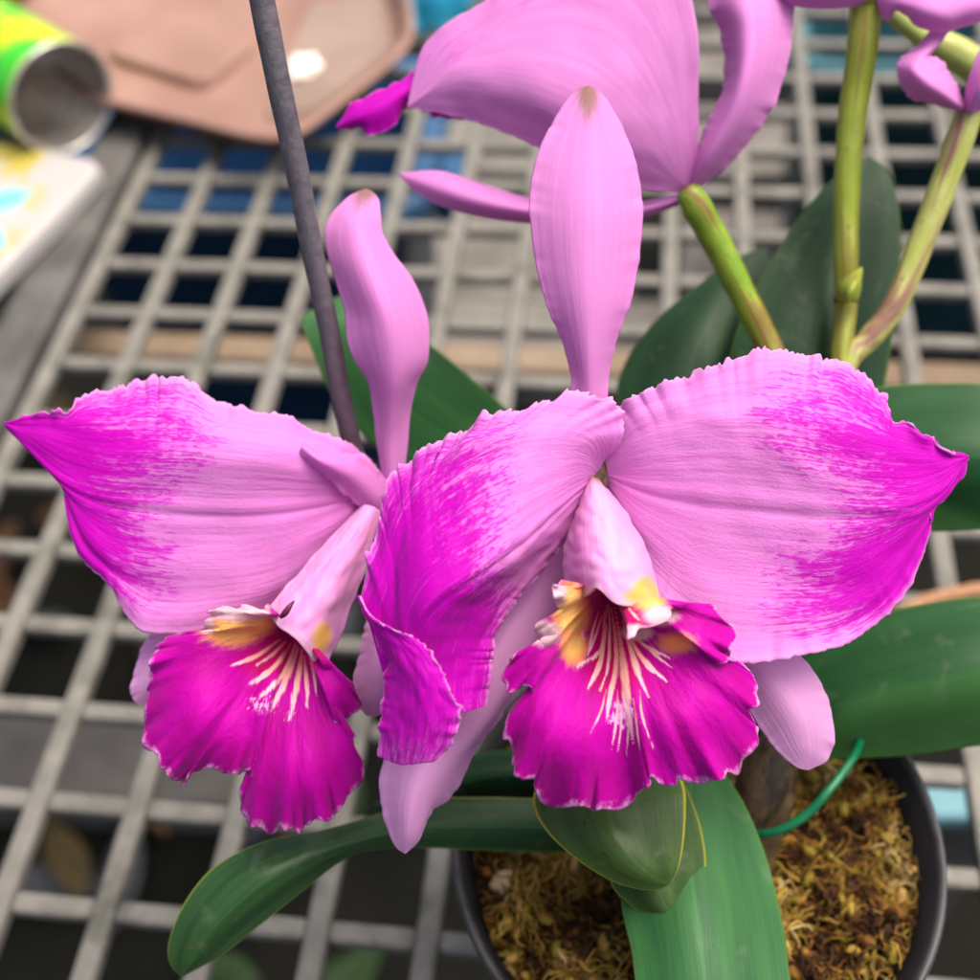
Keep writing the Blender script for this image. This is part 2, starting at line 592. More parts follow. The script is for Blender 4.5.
M_grate = grate_material()
M_rail = plain('worn grey board', (.058, .057, .053), (.115, .112, .105), .6, .25, 30, .3)
M_beam = plain('pale timber', (.30, .22, .15), (.40, .31, .22), .7, .2, 20, .3)
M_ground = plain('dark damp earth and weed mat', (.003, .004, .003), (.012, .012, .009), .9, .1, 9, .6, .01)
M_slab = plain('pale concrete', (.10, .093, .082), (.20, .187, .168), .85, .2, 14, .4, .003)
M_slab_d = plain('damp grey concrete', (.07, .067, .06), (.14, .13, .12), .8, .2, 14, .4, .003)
M_blue = plain('faded blue plastic', (.018, .075, .18), (.03, .11, .24), .45, .4, 18, .15)
M_teal = plain('teal plastic', (.03, .12, .15), (.06, .19, .22), .45, .4, 18, .15)
M_teal_pale = plain('pale cyan plastic', (.16, .40, .46), (.24, .50, .56), .45, .4, 18, .15)
M_cyan = plain('bright cyan plastic', (.04, .56, .86), (.07, .66, .92), .4, .4, 12, .2)
M_tray = plain('pinkish clay plastic', (.24, .135, .105), (.31, .19, .15), .55, .3, 16, .2)
M_dust = plain('dusty clay plastic', (.21, .15, .12), (.27, .20, .165), .7, .2, 22, .3)
M_chip = plain('tan bark chip', (.36, .25, .13), (.50, .38, .22), .8, .2, 300, .4)
M_white = plain('white foam', (.78, .76, .66), (.86, .84, .76), .7, .2, 30, .3)
M_potin = plain('black pot plastic', (.005, .005, .006), (.012, .012, .013), .5, .25, 60, .15)
M_potrim = plain('smoky grey pot rim', (.025, .026, .030), (.065, .068, .075), .4, .3, 60, .12)
M_tie = plain('green coated wire', (.0, .10, .04), (.004, .15, .055), .35, .5, 90, .1)
M_brown = plain('dark brown clay', (.16, .08, .05), (.24, .13, .08), .8, .2, 20, .3)
M_twig = plain('orange brown twig', (.25, .12, .06), (.36, .20, .11), .7, .2, 60, .4)


def stake_material():
    k = NT('grey purple stake')
    n = k.noise(k.uv(60, 4, 1), 1, 4, .65)
    n2 = k.noise(k.uv(8, 2, 1), 1, 3, .6)
    a = k.attr('along')
    c = k.mix(k.ss(n, .3, .7), (.085, .080, .095), (.135, .125, .14))
    c = k.mix(k.math('MULTIPLY', k.ss(a, .4, .75), .5), c, (.16, .075, .13))
    c = k.mix(k.math('MULTIPLY', k.ss(n2, .58, .7), .6), c, (.045, .04, .05))
    k.bump(k.math('ADD', n, n2), .4, .0008)
    return k.done(c, .5, .35)


M_stake = stake_material()


def can_material():
    k = NT('printed green and yellow can')
    n = k.noise(k.uv(3, 3, 1), 1, 2, .5, .8)
    n2 = k.noise(k.uv(5, 2, 1), 1, 2, .5)
    c = k.mix(k.ss(n, .42, .52), (.05, .52, .03), (.55, .62, .01))
    c = k.mix(k.ss(n2, .60, .66), c, (.22, .66, .30))
    return k.done(c, .3, .5, **{'Metallic': .15})


M_can = can_material()
M_metal = plain('bare can metal', (.46, .43, .39), (.66, .63, .59), .28, .5, 25, .25, Metallic=.8)


def packet_material():
    k = NT('white printed packet')
    tc = k.uv(1, 1, 1)
    sx = k.n('ShaderNodeSeparateXYZ')
    k.put(sx.inputs[0], k.uv(1, 1, 1, obj=True))
    n = k.noise(k.uv(1, 1, 1, obj=True), 34, 2, .5)
    n2 = k.noise(k.uv(1, 1, 1, obj=True), 22, 1, .5)
    lim = k.ss(k.math('MULTIPLY', sx.outputs[0], -1.0), float(-Pz(62, 190, .018)[0]), float(-Pz(25, 190, .018)[0]))
    c = k.mix(k.math('MULTIPLY', lim, k.ss(n, .46, .56)), (.40, .385, .375), (.42, .34, .06))
    c = k.mix(k.math('MULTIPLY', lim, k.ss(n2, .60, .66)), c, (.14, .55, .66))
    return k.done(c, .45, .4)


M_packet = packet_material()


def moss_material():
    k = NT('sphagnum moss')
    a = k.attr('hue')
    n = k.noise(k.uv(1, 1, 1, obj=True), 260, 4, .65)
    n2 = k.noise(k.uv(1, 1, 1, obj=True), 45, 3, .6)
    x = k.math('ADD', k.math('MULTIPLY', a, .55), k.math('MULTIPLY', k.ss(n2, .3, .7), .36))
    cr_ = k.n('ShaderNodeValToRGB')
    k.put(cr_.inputs[0], x)
    el = cr_.color_ramp.elements
    el[0].position, el[0].color = .18, (.030, .014, .006, 1)
    el[1].position, el[1].color = .86, (.62, .50, .24, 1)
    for p_, c_ in ((.28, (.06, .024, .008)), (.38, (.26, .12, .022)), (.48, (.20, .17, .018)), (.58, (.42, .26, .05)), (.70, (.48, .30, .09))):
        q = el.new(p_)
        q.color = c_ + (1,)
    c = k.mix(k.ss(n, .45, .75, 0, .4), cr_.outputs[0], (.16, .07, .02))
    k.bump(n, .6, .002)
    return k.done(c, .8, .2, .12)


M_moss = moss_material()

# ------------------------------------------------------------------ setting: ground under the bench
mb = MB()
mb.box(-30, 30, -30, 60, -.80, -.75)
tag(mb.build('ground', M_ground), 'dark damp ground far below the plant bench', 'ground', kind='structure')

# ------------------------------------------------------------------ bench: two moulded grating panels, a worn rail, a timber under them
PITCH, HALF, DEEP = .040, .0043, .008
X0 = -7.512 * PITCH
Y0 = 14.519 * PITCH
bench = empty('plant_bench')
tag(bench, 'grey square-holed plastic grating bench top with a worn board along one side', 'bench')


def grating(c0, c1, r0, r1, x_edge0=True):
    mb = MB()
    xs = [X0 + c * PITCH for c in range(c0, c1 + 1)]
    ys = [Y0 - r * PITCH for r in range(r0, r1 + 1)]
    for x in xs:                                              # long bars, full length
        mb.box(x - HALF, x + HALF, ys[-1] - HALF, ys[0] + HALF, -DEEP, 0)
    for y in ys:                                              # short bars butted between them
        for a, b in zip(xs[:-1], xs[1:]):
            mb.box(a + HALF + .0001, b - HALF - .0001, y - HALF * .92, y + HALF * .92, -DEEP, -.0012)
    return mb


grating(0, 24, -14, 18).build('grating_panel', M_grate, bench, bevel=.0018)
grating(-14, -2, -14, 18).build('grating_panel', M_grate, bench, bevel=.0018)
mb = MB()
mb.box(X0 - .92 * PITCH, X0 - HALF - .004, Y0 - 18 * PITCH, Y0 + 14 * PITCH, -.014, .004)
mb.build('rail', M_rail, bench, bevel=.003)
pb = Pz(100, 340, -.075)
mb = MB()
mb.box(-1.2, 1.2, pb[1] - .011, pb[1] + .011, -.087, -.075)
mb.build('support_rail', M_beam, bench, bevel=.004)


# ------------------------------------------------------------------ things under the bench
def rounded(cx, cy, sx, sy, r, rot=0.0, seg=6):
    out = []
    for (qx, qy, a0) in ((1, 1, 0), (-1, 1, 90), (-1, -1, 180), (1, -1, 270)):
        for i in range(seg + 1):
            a = R_(a0 + 90 * i / seg)
            out.append((qx * (sx / 2 - r) + r * math.cos(a), qy * (sy / 2 - r) + r * math.sin(a)))
    c, s_ = math.cos(rot), math.sin(rot)
    return [(cx + x * c - y * s_, cy + x * s_ + y * c) for x, y in out]


def tub(name, cx, cy, sx, sy, h, z0, mat, label, cat, rot=0.0):
    t = empty(name)
    tag(t, label, cat)
    rings = []
    for (k_, z) in ((.80, z0), (.96, z0 + h * .92), (1.06, z0 + h * .92), (1.07, z0 + h), (.97, z0 + h), (.93, z0 + h - .006), (.90, z0 + h * .86), (.78, z0 + .02)):
        rings.append([(x, y, z) for x, y in rounded(cx, cy, sx * k_, sy * k_, min(sx, sy) * .16, rot)])
    pos = np.array(rings)
    ctr0 = np.repeat(np.array([[cx, cy, z0]]), pos.shape[1], 0)[None]
    ctr1 = np.repeat(np.array([[cx, cy, z0 + .02]]), pos.shape[1], 0)[None]
    pos = np.concatenate([ctr0, pos, ctr1], 0)
    grid_mesh('tub_body', pos, mat, t, closed=True)
    for s_ in (-1, 1):
        mb = MB()
        c, s2 = math.cos(rot), math.sin(rot)
        dx = s_ * sx * .545
        mb.prism(rounded(cx + dx * c, cy + dx * s2, .03, sy * .3, .012, rot), z0 + h * .80, z0 + h * .90)
        mb.build('handle', mat, t)
    return t


b0 = Pz(262, 168, -.33)
tub('plastic_tub', b0[0] - .02, b0[1] + .03, .40, .26, .45, -.75, M_blue, 'blue plastic tub standing under the grating below the clay tray', 'tub')
b1 = Pz(935, 35, -.30)
tub('plastic_basin', b1[0] + .05, b1[1] + .05, .40, .22, .45, -.75, M_teal, 'teal basin under the far corner of the grating', 'basin')


def slab(px, py, z, sx, sy, mat, label, rot=0.0):
    c = Pz(px, py, z)
    mb = MB()
    mb.prism(rounded(c[0], c[1], sx, sy, .012, rot, 3), -.75, z, inset=.015)
    o = mb.build('concrete_block', mat, None, bevel=.006)
    return tag(o, label, 'block')


for gy in range(4):
    for gx in range(3):
        c_ = Pz(760, 150, -.68)
        mb = MB()
        mb.prism(rounded(c_[0] - .35 + .40 * gx + random.uniform(-.02, .02), c_[1] - .24 + .26 * gy + random.uniform(-.018, .018), .345, .185, .015, random.uniform(-.05, .05), 3), -.75, -.68 + random.uniform(-.012, .012), inset=.015)
        tag(mb.build('concrete_block', M_slab, None, bevel=.006), 'concrete block laid under the upper right of the grating behind the stalks', 'block', 'concrete laid in rows behind the stalks')
slab(540, 335, -.68, .39, .15, M_slab, 'narrow pale concrete block under the grating beside the tall sepal', .03)
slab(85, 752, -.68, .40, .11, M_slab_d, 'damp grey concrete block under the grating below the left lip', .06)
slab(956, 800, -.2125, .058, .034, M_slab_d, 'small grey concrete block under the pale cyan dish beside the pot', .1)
c_ = Pz(955, 796, -.20)
mb = MB()
mb.prism(rounded(c_[0], c_[1], .05, .026, .008, .1, 4), -.212, -.20, inset=.03)
tag(mb.build('plastic_dish', M_teal_pale, None, bevel=.003, segs=3), 'small pale cyan plastic dish under the grating beside the black pot', 'dish')

M_dead = [plain('fallen leaf ' + q, a, b, .6, .2, 50, .3) for q, a, b in (
    ('brown', (.06, .028, .010), (.10, .05, .02)), ('green', (.012, .035, .010), (.024, .055, .014)), ('ochre', (.045, .034, .012), (.07, .05, .02)), ('grey', (.035, .04, .046), (.065, .07, .076)))]
protos = []
for q, m_ in enumerate(M_dead):
    uu = np.linspace(0, 1, 14)
    wd = .028 * np.sin(np.pi * uu ** .8) + .001
    pos = np.array([[(.16 * (u_ - .5), v_ * w_, .012 * math.sin(u_ * 3 + q) + .35 * abs(v_) * w_) for v_ in (-1, -.5, 0, .5, 1)] for u_, w_ in zip(uu, wd)])
    protos.append(grid_mesh('fallen_leaf', pos, m_, None, thick=.0012))
words_ = ('brown curled', 'dull green', 'ochre yellow', 'grey weathered')
rl = random.Random(5)
for k_ in range(40):
    q = k_ % 4
    o = protos[q] if k_ < 4 else protos[q].copy()
    if k_ >= 4:
        S.collection.objects.link(o)
    c_ = Pz(rl.uniform(-40, 520), rl.uniform(400, 1010), -.735)
    o.location = (c_[0], c_[1], -.735 + rl.uniform(0, .02))
    o.rotation_euler = (rl.uniform(-.3, .3), rl.uniform(-.3, .3), rl.uniform(0, 6.28))
    s_ = rl.uniform(.45, .9)
    o.scale = (s_, s_, s_)
    tag(o, words_[q] + ' fallen leaf on the dark ground under the grating', 'fallen leaf', words_[q] + ' fallen leaves on the ground under the bench')

# ------------------------------------------------------------------ tray, can, packet, cloth on the bench
ZT = .012
tl = [Pz(x, y, ZT + .012)[:2] for x, y in ((-10, -5), (40, 55), (62, 78), (92, 99), (130, 110), (190, 124), (236, 136), (262, 141), (284, 141), (300, 136), (318, 124), (350, 99), (385, 72), (404, 54), (413, 38), (414, 20))]
far = [Pz(405, -30, ZT + .012)[:2], Pz(385, -90, ZT + .012)[:2], Pz(360, -115, ZT + .012)[:2]]
lft = [Pz(100, -110, ZT + .012)[:2], Pz(0, -70, ZT + .012)[:2], Pz(-20, -40, ZT + .012)[:2]]
ring = np.array(resample([list(p) for p in tl] + [list(p) for p in far + lft] + [list(tl[0])], 161)[:-1])
cen = ring.mean(0)
prof = ((.90, ZT - .006), (.97, ZT + .008), (1.0, ZT + .0115), (1.0, ZT + .014), (.972, ZT + .0145), (.955, ZT + .012), (.93, ZT + .001), (.90, ZT - .003))
pos = np.array([[(cen[0] + (p[0] - cen[0]) * s_, cen[1] + (p[1] - cen[1]) * s_, z) for p in ring] for s_, z in prof])
pos = np.concatenate([np.tile([cen[0], cen[1], ZT - .006], (1, len(ring), 1)), pos, np.tile([cen[0], cen[1], ZT - .003], (1, len(ring), 1))], 0)
tray = empty('plastic_tray')
tag(tray, 'shallow pinkish clay coloured plastic tray lying on the far side of the bench', 'tray')
grid_mesh('tray_shell', pos, M_tray, tray, closed=True)
def soft_panel(name, pts, z0, z1, inset, mat, bevel):
    p_ = [list(Pz(x, y, ZT)[:2]) for x, y in pts]
    a_ = np.array(p_)
    for _ in range(2):                                                    # round the corners off
        b_ = np.roll(a_, -1, 0)
        a_ = np.stack([a_ * .90 + b_ * .10, a_ * .10 + b_ * .90], 1).reshape(-1, 2)
    m_ = MB()
    m_.prism([tuple(q) for q in a_], z0, z1, inset=inset)
    return m_.build(name, mat, tray, bevel=bevel, segs=3, smooth=False)


soft_panel('raised_panel', ((100, 56), (204, 90), (262, 42), (160, 8)), ZT - .003, ZT + .0035, .06, M_tray, .002)
soft_panel('sunken_panel', ((262, 118), (312, 112), (392, 50), (384, -10), (310, 0), (286, 58)), ZT - .003, ZT + .0006, .05, M_dust, .0005)

def lump(name, center, r, mat, seed, label, cat, sq=(1, 1, .8)):
    rr = np.random.default_rng(seed)
    a = np.linspace(0, np.pi, 18)
    b = np.linspace(0, 2 * np.pi, 28, endpoint=False)
    A, B = np.meshgrid(a, b, indexing='ij')
    f = 1 + .18 * np.sin(3 * B + 2 * A + seed) * np.sin(A) + .12 * np.sin(5 * B - 3 * A) * np.sin(A) + .08 * np.cos(4 * A + seed)
    pos = np.stack([np.sin(A) * np.cos(B) * sq[0], np.sin(A) * np.sin(B) * sq[1], np.cos(A) * sq[2]], -1) * (f * r)[..., None] + np.array(center)
    o = grid_mesh(name, pos, mat, None, closed=True)
    return tag(o, label, cat)

c = Pz(303, 66, .014)
lump('foam_lump', c, .0125, M_white, 4, 'small off white lump lying in the clay coloured tray', 'lump', (.8, 1.15, .28))

# the can lies on its side, its open end turned to the viewer
cc = Pz(62, 98, .040)
ax = np.array([.80, -.60, 0.0])
can = empty('drink_can')
tag(can, 'open ended green and yellow tin can lying on its side by the tray', 'can')
lathe('can_body', [(.0335, -.125), (.0335, -.004), (.0325, -.001)], M_can, cc, can, axis=ax)
lathe('can_lining', [(.0322, -.0005), (.0316, -.004), (.0316, -.11), (.0, -.11)], M_metal, cc, can, axis=ax)
lathe('can_rim', [(.0325, -.0008), (.0340, -.0002), (.0342, .0012), (.0330, .0020), (.0318, .0010), (.0318, -.001)], M_metal, cc, can, axis=ax)
mb = MB()
pp = [Pz(x, y, .018)[:2] for x, y in ((-60, 330), (0, 272), (55, 217), (101, 166), (92, 157), (50, 149), (0, 140), (-60, 150))]
mb.prism(pp, .0045, .018, inset=.015)
tag(mb.build('paper_packet', M_packet, None, bevel=.003), 'white flat packet with yellow and cyan print lying on the grating', 'packet')

cl = [[(395, -40, .03), (440, -45, .05), (500, -40, .03)], [(398, -5, .02), (440, -8, .03), (485, -12, .02)], [(408, 30, .004), (440, 29, .004), (468, 14, .004)]]
g = np.array([[Pz(*q) for q in row] for row in cl])
g = np.stack([cr(row, np.linspace(0, 2, 24)) for row in g], 0)
g = np.stack([cr(g[:, j], np.linspace(0, 2, 24)) for j in range(24)], 1)
o = grid_mesh('plastic_bag', g + np.array([0, 0, 1.0]) * (.004 * np.sin(np.arange(24) * .9))[None, :, None], M_cyan, None, thick=.0015)
tag(o, 'bright cyan plastic sheet lying behind the clay coloured tray', 'plastic sheet')
c = Pz(6, 6, .02)
lathe('clay_pot', [(0, -.02), (.030, -.02), (.040, .025), (.044, .025), (.044, .035), (.038, .035), (.030, -.012), (0, -.012)], M_brown, (c[0] - .03, c[1] + .04, .021))
tag(bpy.data.objects['clay_pot'], 'dark brown clay pot standing behind the green can', 'pot')

# ------------------------------------------------------------------ plant pot and moss
PZ = .100
pc = Pz(694, 832, PZ)
RR = .0690
pot = empty('plant_pot')
tag(pot, 'round smoky black plastic pot filled with moss under the orchid', 'pot')
lathe('pot_wall', [(0, 0.001), (.052, 0.001), (.054, .004), (RR - .0016, PZ - .008), (RR - .0016, PZ - .003), (RR - .0026, PZ - .003), (RR - .0075, PZ - .02), (.050, .006), (0, .006)], M_potin, (pc[0], pc[1], 0), pot)
lathe('pot_rim', [(RR - .0022, PZ - .004), (RR - .0014, PZ - .007), (RR + .0002, PZ - .0065), (RR + .0005, PZ - .002), (RR + .0001, PZ - .0003), (RR - .0009, PZ + .0003), (RR - .0020, PZ - .001), (RR - .0022, PZ - .004)], M_potrim, (pc[0], pc[1], 0), pot)

# moss: a lumpy bed plus hundreds of curled strands, nothing one could count
mv, mf, mh = [], [], []
NA, NR_ = 90, 36
for i in range(NR_):
    r = (RR - .0055) * i / (NR_ - 1)
    for j in range(NA):
        a = 2 * math.pi * j / NA
        x, y = r * math.cos(a), r * math.sin(a)
        z = .085 + .006 * math.sin(x * 190 + 1) * math.sin(y * 170 + 2) + .003 * math.sin(x * 420 + y * 300) - .004 * (i / NR_) ** 4
        mv.append((pc[0] + x, pc[1] + y, z)); mh.append(.12 + .2 * math.sin(x * 130) * math.cos(y * 110))
for i in range(NR_ - 1):
    for j in range(NA):
        mf.append((i * NA + j, i * NA + (j + 1) % NA, (i + 1) * NA + (j + 1) % NA, (i + 1) * NA + j))
for k_ in range(9000):
    r = (RR - .0065) * math.sqrt(random.random())
    a = random.uniform(0, 2 * math.pi)
    x, y = r * math.cos(a), r * math.sin(a)
    p = np.array([pc[0] + x, pc[1] + y, .085 + .006 * math.sin(x * 190 + 1) * math.sin(y * 170 + 2) + random.uniform(0, .005)])
    h = random.uniform(0, 2 * math.pi)
    fat = random.random() < .05
    el_ = random.uniform(-.2, .8)
    ln = random.uniform(.004, .008) if fat else random.uniform(.003, .014)
    rad = random.uniform(.0014, .0026) if fat else random.choice((.00018, .00025, .00035, .0005))
    hue = min(1, max(0, random.gauss(.40, .16) + .50 * math.sin(x * 260 + 2 * math.sin(y * 190)) * math.cos(y * 230 + 1.5 * math.sin(x * 150))))
    b = len(mv)
    st = 6
    for i in range(st):
        t = i / (st - 1)
        rr = rad * (1 - .7 * abs(t - .35))
        sd_ = np.array([-math.sin(h), math.cos(h), 0])
        up = np.array([0, 0, 1.0])
        for q in range(4):
            an = q * math.pi / 2
            mv.append(tuple(p + rr * (math.cos(an) * sd_ + math.sin(an) * up)))
            mh.append(hue)
        p = p + ln / st * np.array([math.cos(h) * math.cos(el_), math.sin(h) * math.cos(el_), math.sin(el_)])
        rp = np.hypot(p[0] - pc[0], p[1] - pc[1])
        if rp > RR - .0058:
            p[:2] = pc[:2] + (p[:2] - pc[:2]) * (RR - .0058) / rp
        h += random.uniform(-.9, .9)
        el_ -= random.uniform(0, .5)
    for i in range(st - 1):
        for q in range(4):
            mf.append((b + i * 4 + q, b + i * 4 + (q + 1) % 4, b + i * 4 + 4 + (q + 1) % 4, b + i * 4 + 4 + q))
me = bpy.data.meshes.new('moss')
me.from_pydata(mv, [], mf)
me.polygons.foreach_set('use_smooth', np.ones(len(mf), bool))
at = me.attributes.new('hue', 'FLOAT', 'POINT')
at.data.foreach_set('value', np.array(mh, np.float32))
me.materials.append(M_moss)
o = bpy.data.objects.new('moss', me)
S.collection.objects.link(o)
tag(o, 'brown and yellow green sphagnum moss filling the black pot', 'moss', kind='stuff')
lump('bark_chip', Pz(503, 884, .090), .0032, M_chip, 2, 'pale tan chip lying on the moss at the left edge of the pot', 'chip', (1, 1.2, .8))

# ------------------------------------------------------------------ the orchid
orchid = empty('orchid_plant')
tag(orchid, 'pink cattleya orchid with magenta frilled lips growing in the black pot', 'orchid')


def flower(label):
    f = empty('flower', parent=orchid)
    f['label'] = label
    return f


YD = lambda lo, hi, x: np.clip((x - lo) / (hi - lo), 0, 1)


def polar(name, center, outline, prof, mat, parent, base, stripes, yellow, pale, throat, speck, nR=90, nT=760, freqs=(14, 27, 48), amp=.0014, seed=4, fringe=4.0, lobes=()):
    """A frilled lip: a bowl that runs from the throat out to a ragged rim. outline: (px, py, extra mm at the rim)."""
    ol = np.array([(q[0], q[1], q[2] if len(q) > 2 else 0) for q in outline], float)
    K = len(ol)
    t = np.linspace(0, K - 1, nT)
    rim = cr(ol, t)
    kern = np.exp(-np.linspace(-2, 2, 91) ** 2); kern /= kern.sum()
    pad = lambda a: np.concatenate([np.repeat(a[:1], 45, 0), a, np.repeat(a[-1:], 45, 0)])
    soft = np.stack([np.convolve(pad(rim[:, c_]), kern, 'valid') for c_ in range(3)], 1)
    c = np.array(center)
    rr = np.linspace(0.02, 1, nR) ** .9
    s = np.linspace(0, 1, nT)
    fr = wob(s, (38, 66), seed)
    ruf = .8 * wob(s, freqs, seed + 1)
    big = wob(s, (5, 8), seed + 2)
    fin = wob(s, (34, 60), seed + 3)
    pf = np.polyfit(prof[0], prof[1], 4)
    g = np.zeros((nR, nT, 3))
    for i, r in enumerate(rr):
        w_ = np.clip((r - .45) / .55, 0, 1) ** 1.5
        edge = soft + (rim - soft) * w_
        xy = c[:2] + (edge[:, :2] - c[:2]) * r
        dirn = edge[:, :2] - c[:2]
        dirn = dirn / np.linalg.norm(dirn, axis=1, keepdims=True)
        xy = xy + dirn * (fringe * fr * np.clip((r - .88) / .12, 0, 1) ** 1.5)[:, None]
        d = np.polyval(pf, r) + c[2]
        d = d + edge[:, 2] * np.clip((r - .2) / .8, 0, 1)
        d = d + amp * 1000 * (ruf * np.clip((r - .72) / .28, 0, 1) ** 1.8 + 1.0 * big * np.clip((r - .35) / .65, 0, 1) ** 1.3 + 1.15 * fin * np.clip((r - .80) / .20, 0, 1) ** 1.5)
        g[i, :, :2] = xy
        g[i, :, 2] = d
    for (cx, cy, wx, wy, k_) in lobes:                                    # broad swells of the blade
        g[..., 2] += k_ * np.exp(-((g[..., 0] - cx) / wx) ** 2 - ((g[..., 1] - cy) / wy) ** 2)
    D = (g[..., 2] + base) / 1000
    pos = CP + np.stack([(g[..., 0] - 490) / FPX * D, -(g[..., 1] - 490) / FPX * D, -D], -1) @ CM.T
    X, Y = g[..., 0], g[..., 1]
    R2 = rr[:, None] * np.ones((1, nT))
    st = np.zeros((nR, nT))
    dn = np.zeros((nR, nT))
    for line in stripes:                                                  # pale veins: (x, y, half width)
        q = cr(np.array(line, float), np.linspace(0, len(line) - 1, 40))
        for a_, q_ in enumerate(q):
            dist = np.hypot(X - q_[0], Y - q_[1])
            v_ = np.clip(1.25 - dist / max(q_[2] * .92, .3), 0, 1)
            up = v_ > st
            dn = np.where(up, a_ / 39, dn)
            st = np.maximum(st, v_)
    def blob(lst):
        o = np.zeros((nR, nT))
        for (x_, y_, wx, wy, k_) in lst:
            o = np.maximum(o, k_ * np.exp(-((X - x_) / wx) ** 2 - ((Y - y_) / wy) ** 2))
        return np.clip(o, 0, 1)
    uv = np.stack([s[None, :] * np.ones((nR, 1)), R2], -1)
    return grid_mesh(name, pos, mat, parent, {'reach': R2, 'stripe': st, 'down': dn, 'yellow': blob(yellow), 'paleness': blob(pale), 'throat': blob(throat), 'speck': blob(speck)}, .0006, uv)


# ---- flower facing the viewer
F1 = flower('flower facing the viewer with its frilled lip above the pot')
B = 270
sheet('dorsal_sepal', [
    [(586, 480, 16, 0), (577, 430, 16), (573, 395, 15, 0), (571, 370, 15), (562, 340, 14), (546, 300, 13), (536, 262, 13), (531, 225, 13), (530, 195, 14), (536, 160, 15, 0), (548, 132, 17, .0), (562, 108, 19, .1), (575, 92, 20, .5), (588, 87, 20, 1)],
    [(591, 480, 15, 0), (590, 430, 13), (590, 395, 12, 0), (589, 350, 9), (587, 300, 7), (586, 250, 7), (586, 210, 8), (586, 170, 11, .05), (587, 130, 15, .45), (588, 105, 18, .85), (588, 87, 20, 1)],
    [(597, 480, 16, 0), (604, 430, 16), (606, 395, 15, 0), (609, 370, 15), (616, 340, 14), (630, 300, 13), (638, 262, 13), (642, 225, 13), (641, 195, 14), (634, 160, 15, 0), (624, 132, 17, .0), (611, 108, 19, .1), (600, 93, 20, .5), (588, 87, 20, 1)],
], M_sepal, F1, B, ruffle=.0003, seed=2, thick=.0009)

sheet('petal', [   # the right hand petal, open
    [(606, 458, 12, 0), (612, 428, 9), (618, 406, 7, 0), (640, 394, 6), (660, 385, 5), (700, 372, 4, 0), (735, 359, 4, 0), (770, 353, 5, .03), (800, 354, 6, .10), (840, 362, 7, .18), (868, 376, 8, .30), (884, 392, 8, .36), (889, 408, 7, .4), (886, 417, 5, .5), (904, 421, 5, .6), (922, 432, 3, .75), (930, 440, 6, .8), (945, 446, 4, .9), (955, 455, 6, .9), (967, 456, 7, 1)],
    [(607, 467, 11, 0), (640, 436, 4, 0), (700, 422, 0, .03), (735, 420, -1, .14), (765, 421, -2, .34), (795, 425, -2, .52), (840, 434, -1, .66), (880, 443, 0, .82), (920, 451, 3, 1), (967, 457, 7, 1)],
    [(607, 475, 12, 0), (650, 487, 6, 0), (700, 493, 3, 0), (760, 499, 1, .02), (820, 505, 0, .14), (870, 508, 0, .45), (910, 504, 1, .75), (940, 489, 4, .95), (967, 457, 7, 1)],
    [(608, 483, 13, 0), (640, 535, 9, 0), (690, 578, 6, .0), (740, 588, 4, .12), (780, 590, 3, .42), (830, 588, 2, .72), (870, 570, 2, 1), (905, 540, 3, 1), (935, 507, 5, 1), (967, 457, 7, 1)],
    [(608, 492, 14, 0), (622, 545, 13), (645, 595, 9), (668, 625, 6), (700, 650, 3, 0), (735, 663, 1, 0), (770, 661, 0, 0), (800, 656, 0, .06), (830, 649, 1, .20), (855, 638, 2, .35), (880, 620, 3, .6), (905, 592, 4, .9), (920, 562, 5, 1), (927, 540, 5, 1), (932, 526, 5, 1), (928, 509, 5, 1), (944, 500, 6, 1), (957, 482, 7, 1), (964, 474, 7, 1), (967, 457, 7, 1)],
], M_petal, F1, B, n=260, m=110, ruffle=.0010, fringe=.00045, freqs=(7, 15, 34), seed=5, pleat=.00035, rag=(1.2, .5), rib=(.00042, .0, .045), crumple=.00028)

sheet('petal', [   # the left hand petal, drooping
    [(602, 462, 10, 0), (619, 442, 5, 0), (624, 415, 2, 0), (612, 398, 0, 0), (590, 396, -2, 0), (567, 391, -4, 0), (553, 402, -5, .05), (540, 401, -6, .1), (520, 410, -6, .15), (500, 412, -6, .2), (480, 417, -5, .25), (468, 430, -5, .28), (440, 440, -4, .3), (415, 455, -3, .35), (398, 470, -2, .4), (386, 490, -2, .5), (379, 520, -3, .55), (371, 560, -4, .6), (361, 598, -5, .75)],
    [(600, 468, 10, 0), (585, 445, -3, 0), (545, 440, -9, .02), (505, 448, -10, .35), (470, 462, -9, .55), (440, 482, -8, .7), (415, 510, -8, .9), (398, 545, -8, 1), (384, 585, -8, 1), (370, 625, -6, 1)],
    [(597, 475, 11, 0), (560, 503, -3, 0), (515, 541, -12, .15), (470, 573, -16, .7), (430, 602, -16, 1), (410, 640, -12, 1), (402, 680, -8, 1), (402, 716, -6, 1)],
    [(595, 484, 12, 0), (560, 532, 4, 0), (525, 568, 0, .12), (492, 602, -3, .75), (468, 640, -4, 1), (456, 680, -4, 1), (456, 713, -4, .8)],
    [(592, 493, 14, 0), (562, 545, 10, 0), (530, 585, 6, 0), (507, 615, 3, .25), (495, 645, 1, .6), (491, 675, 0, .75), (488, 706, -1, .6)],
], M_petal, F1, B, n=260, m=120, ruffle=.0009, fringe=.0006, freqs=(9, 17, 36), seed=9, pleat=.00025, rag=(1.3, .6), rib=(.00042, .0, .04), crumple=.00028)
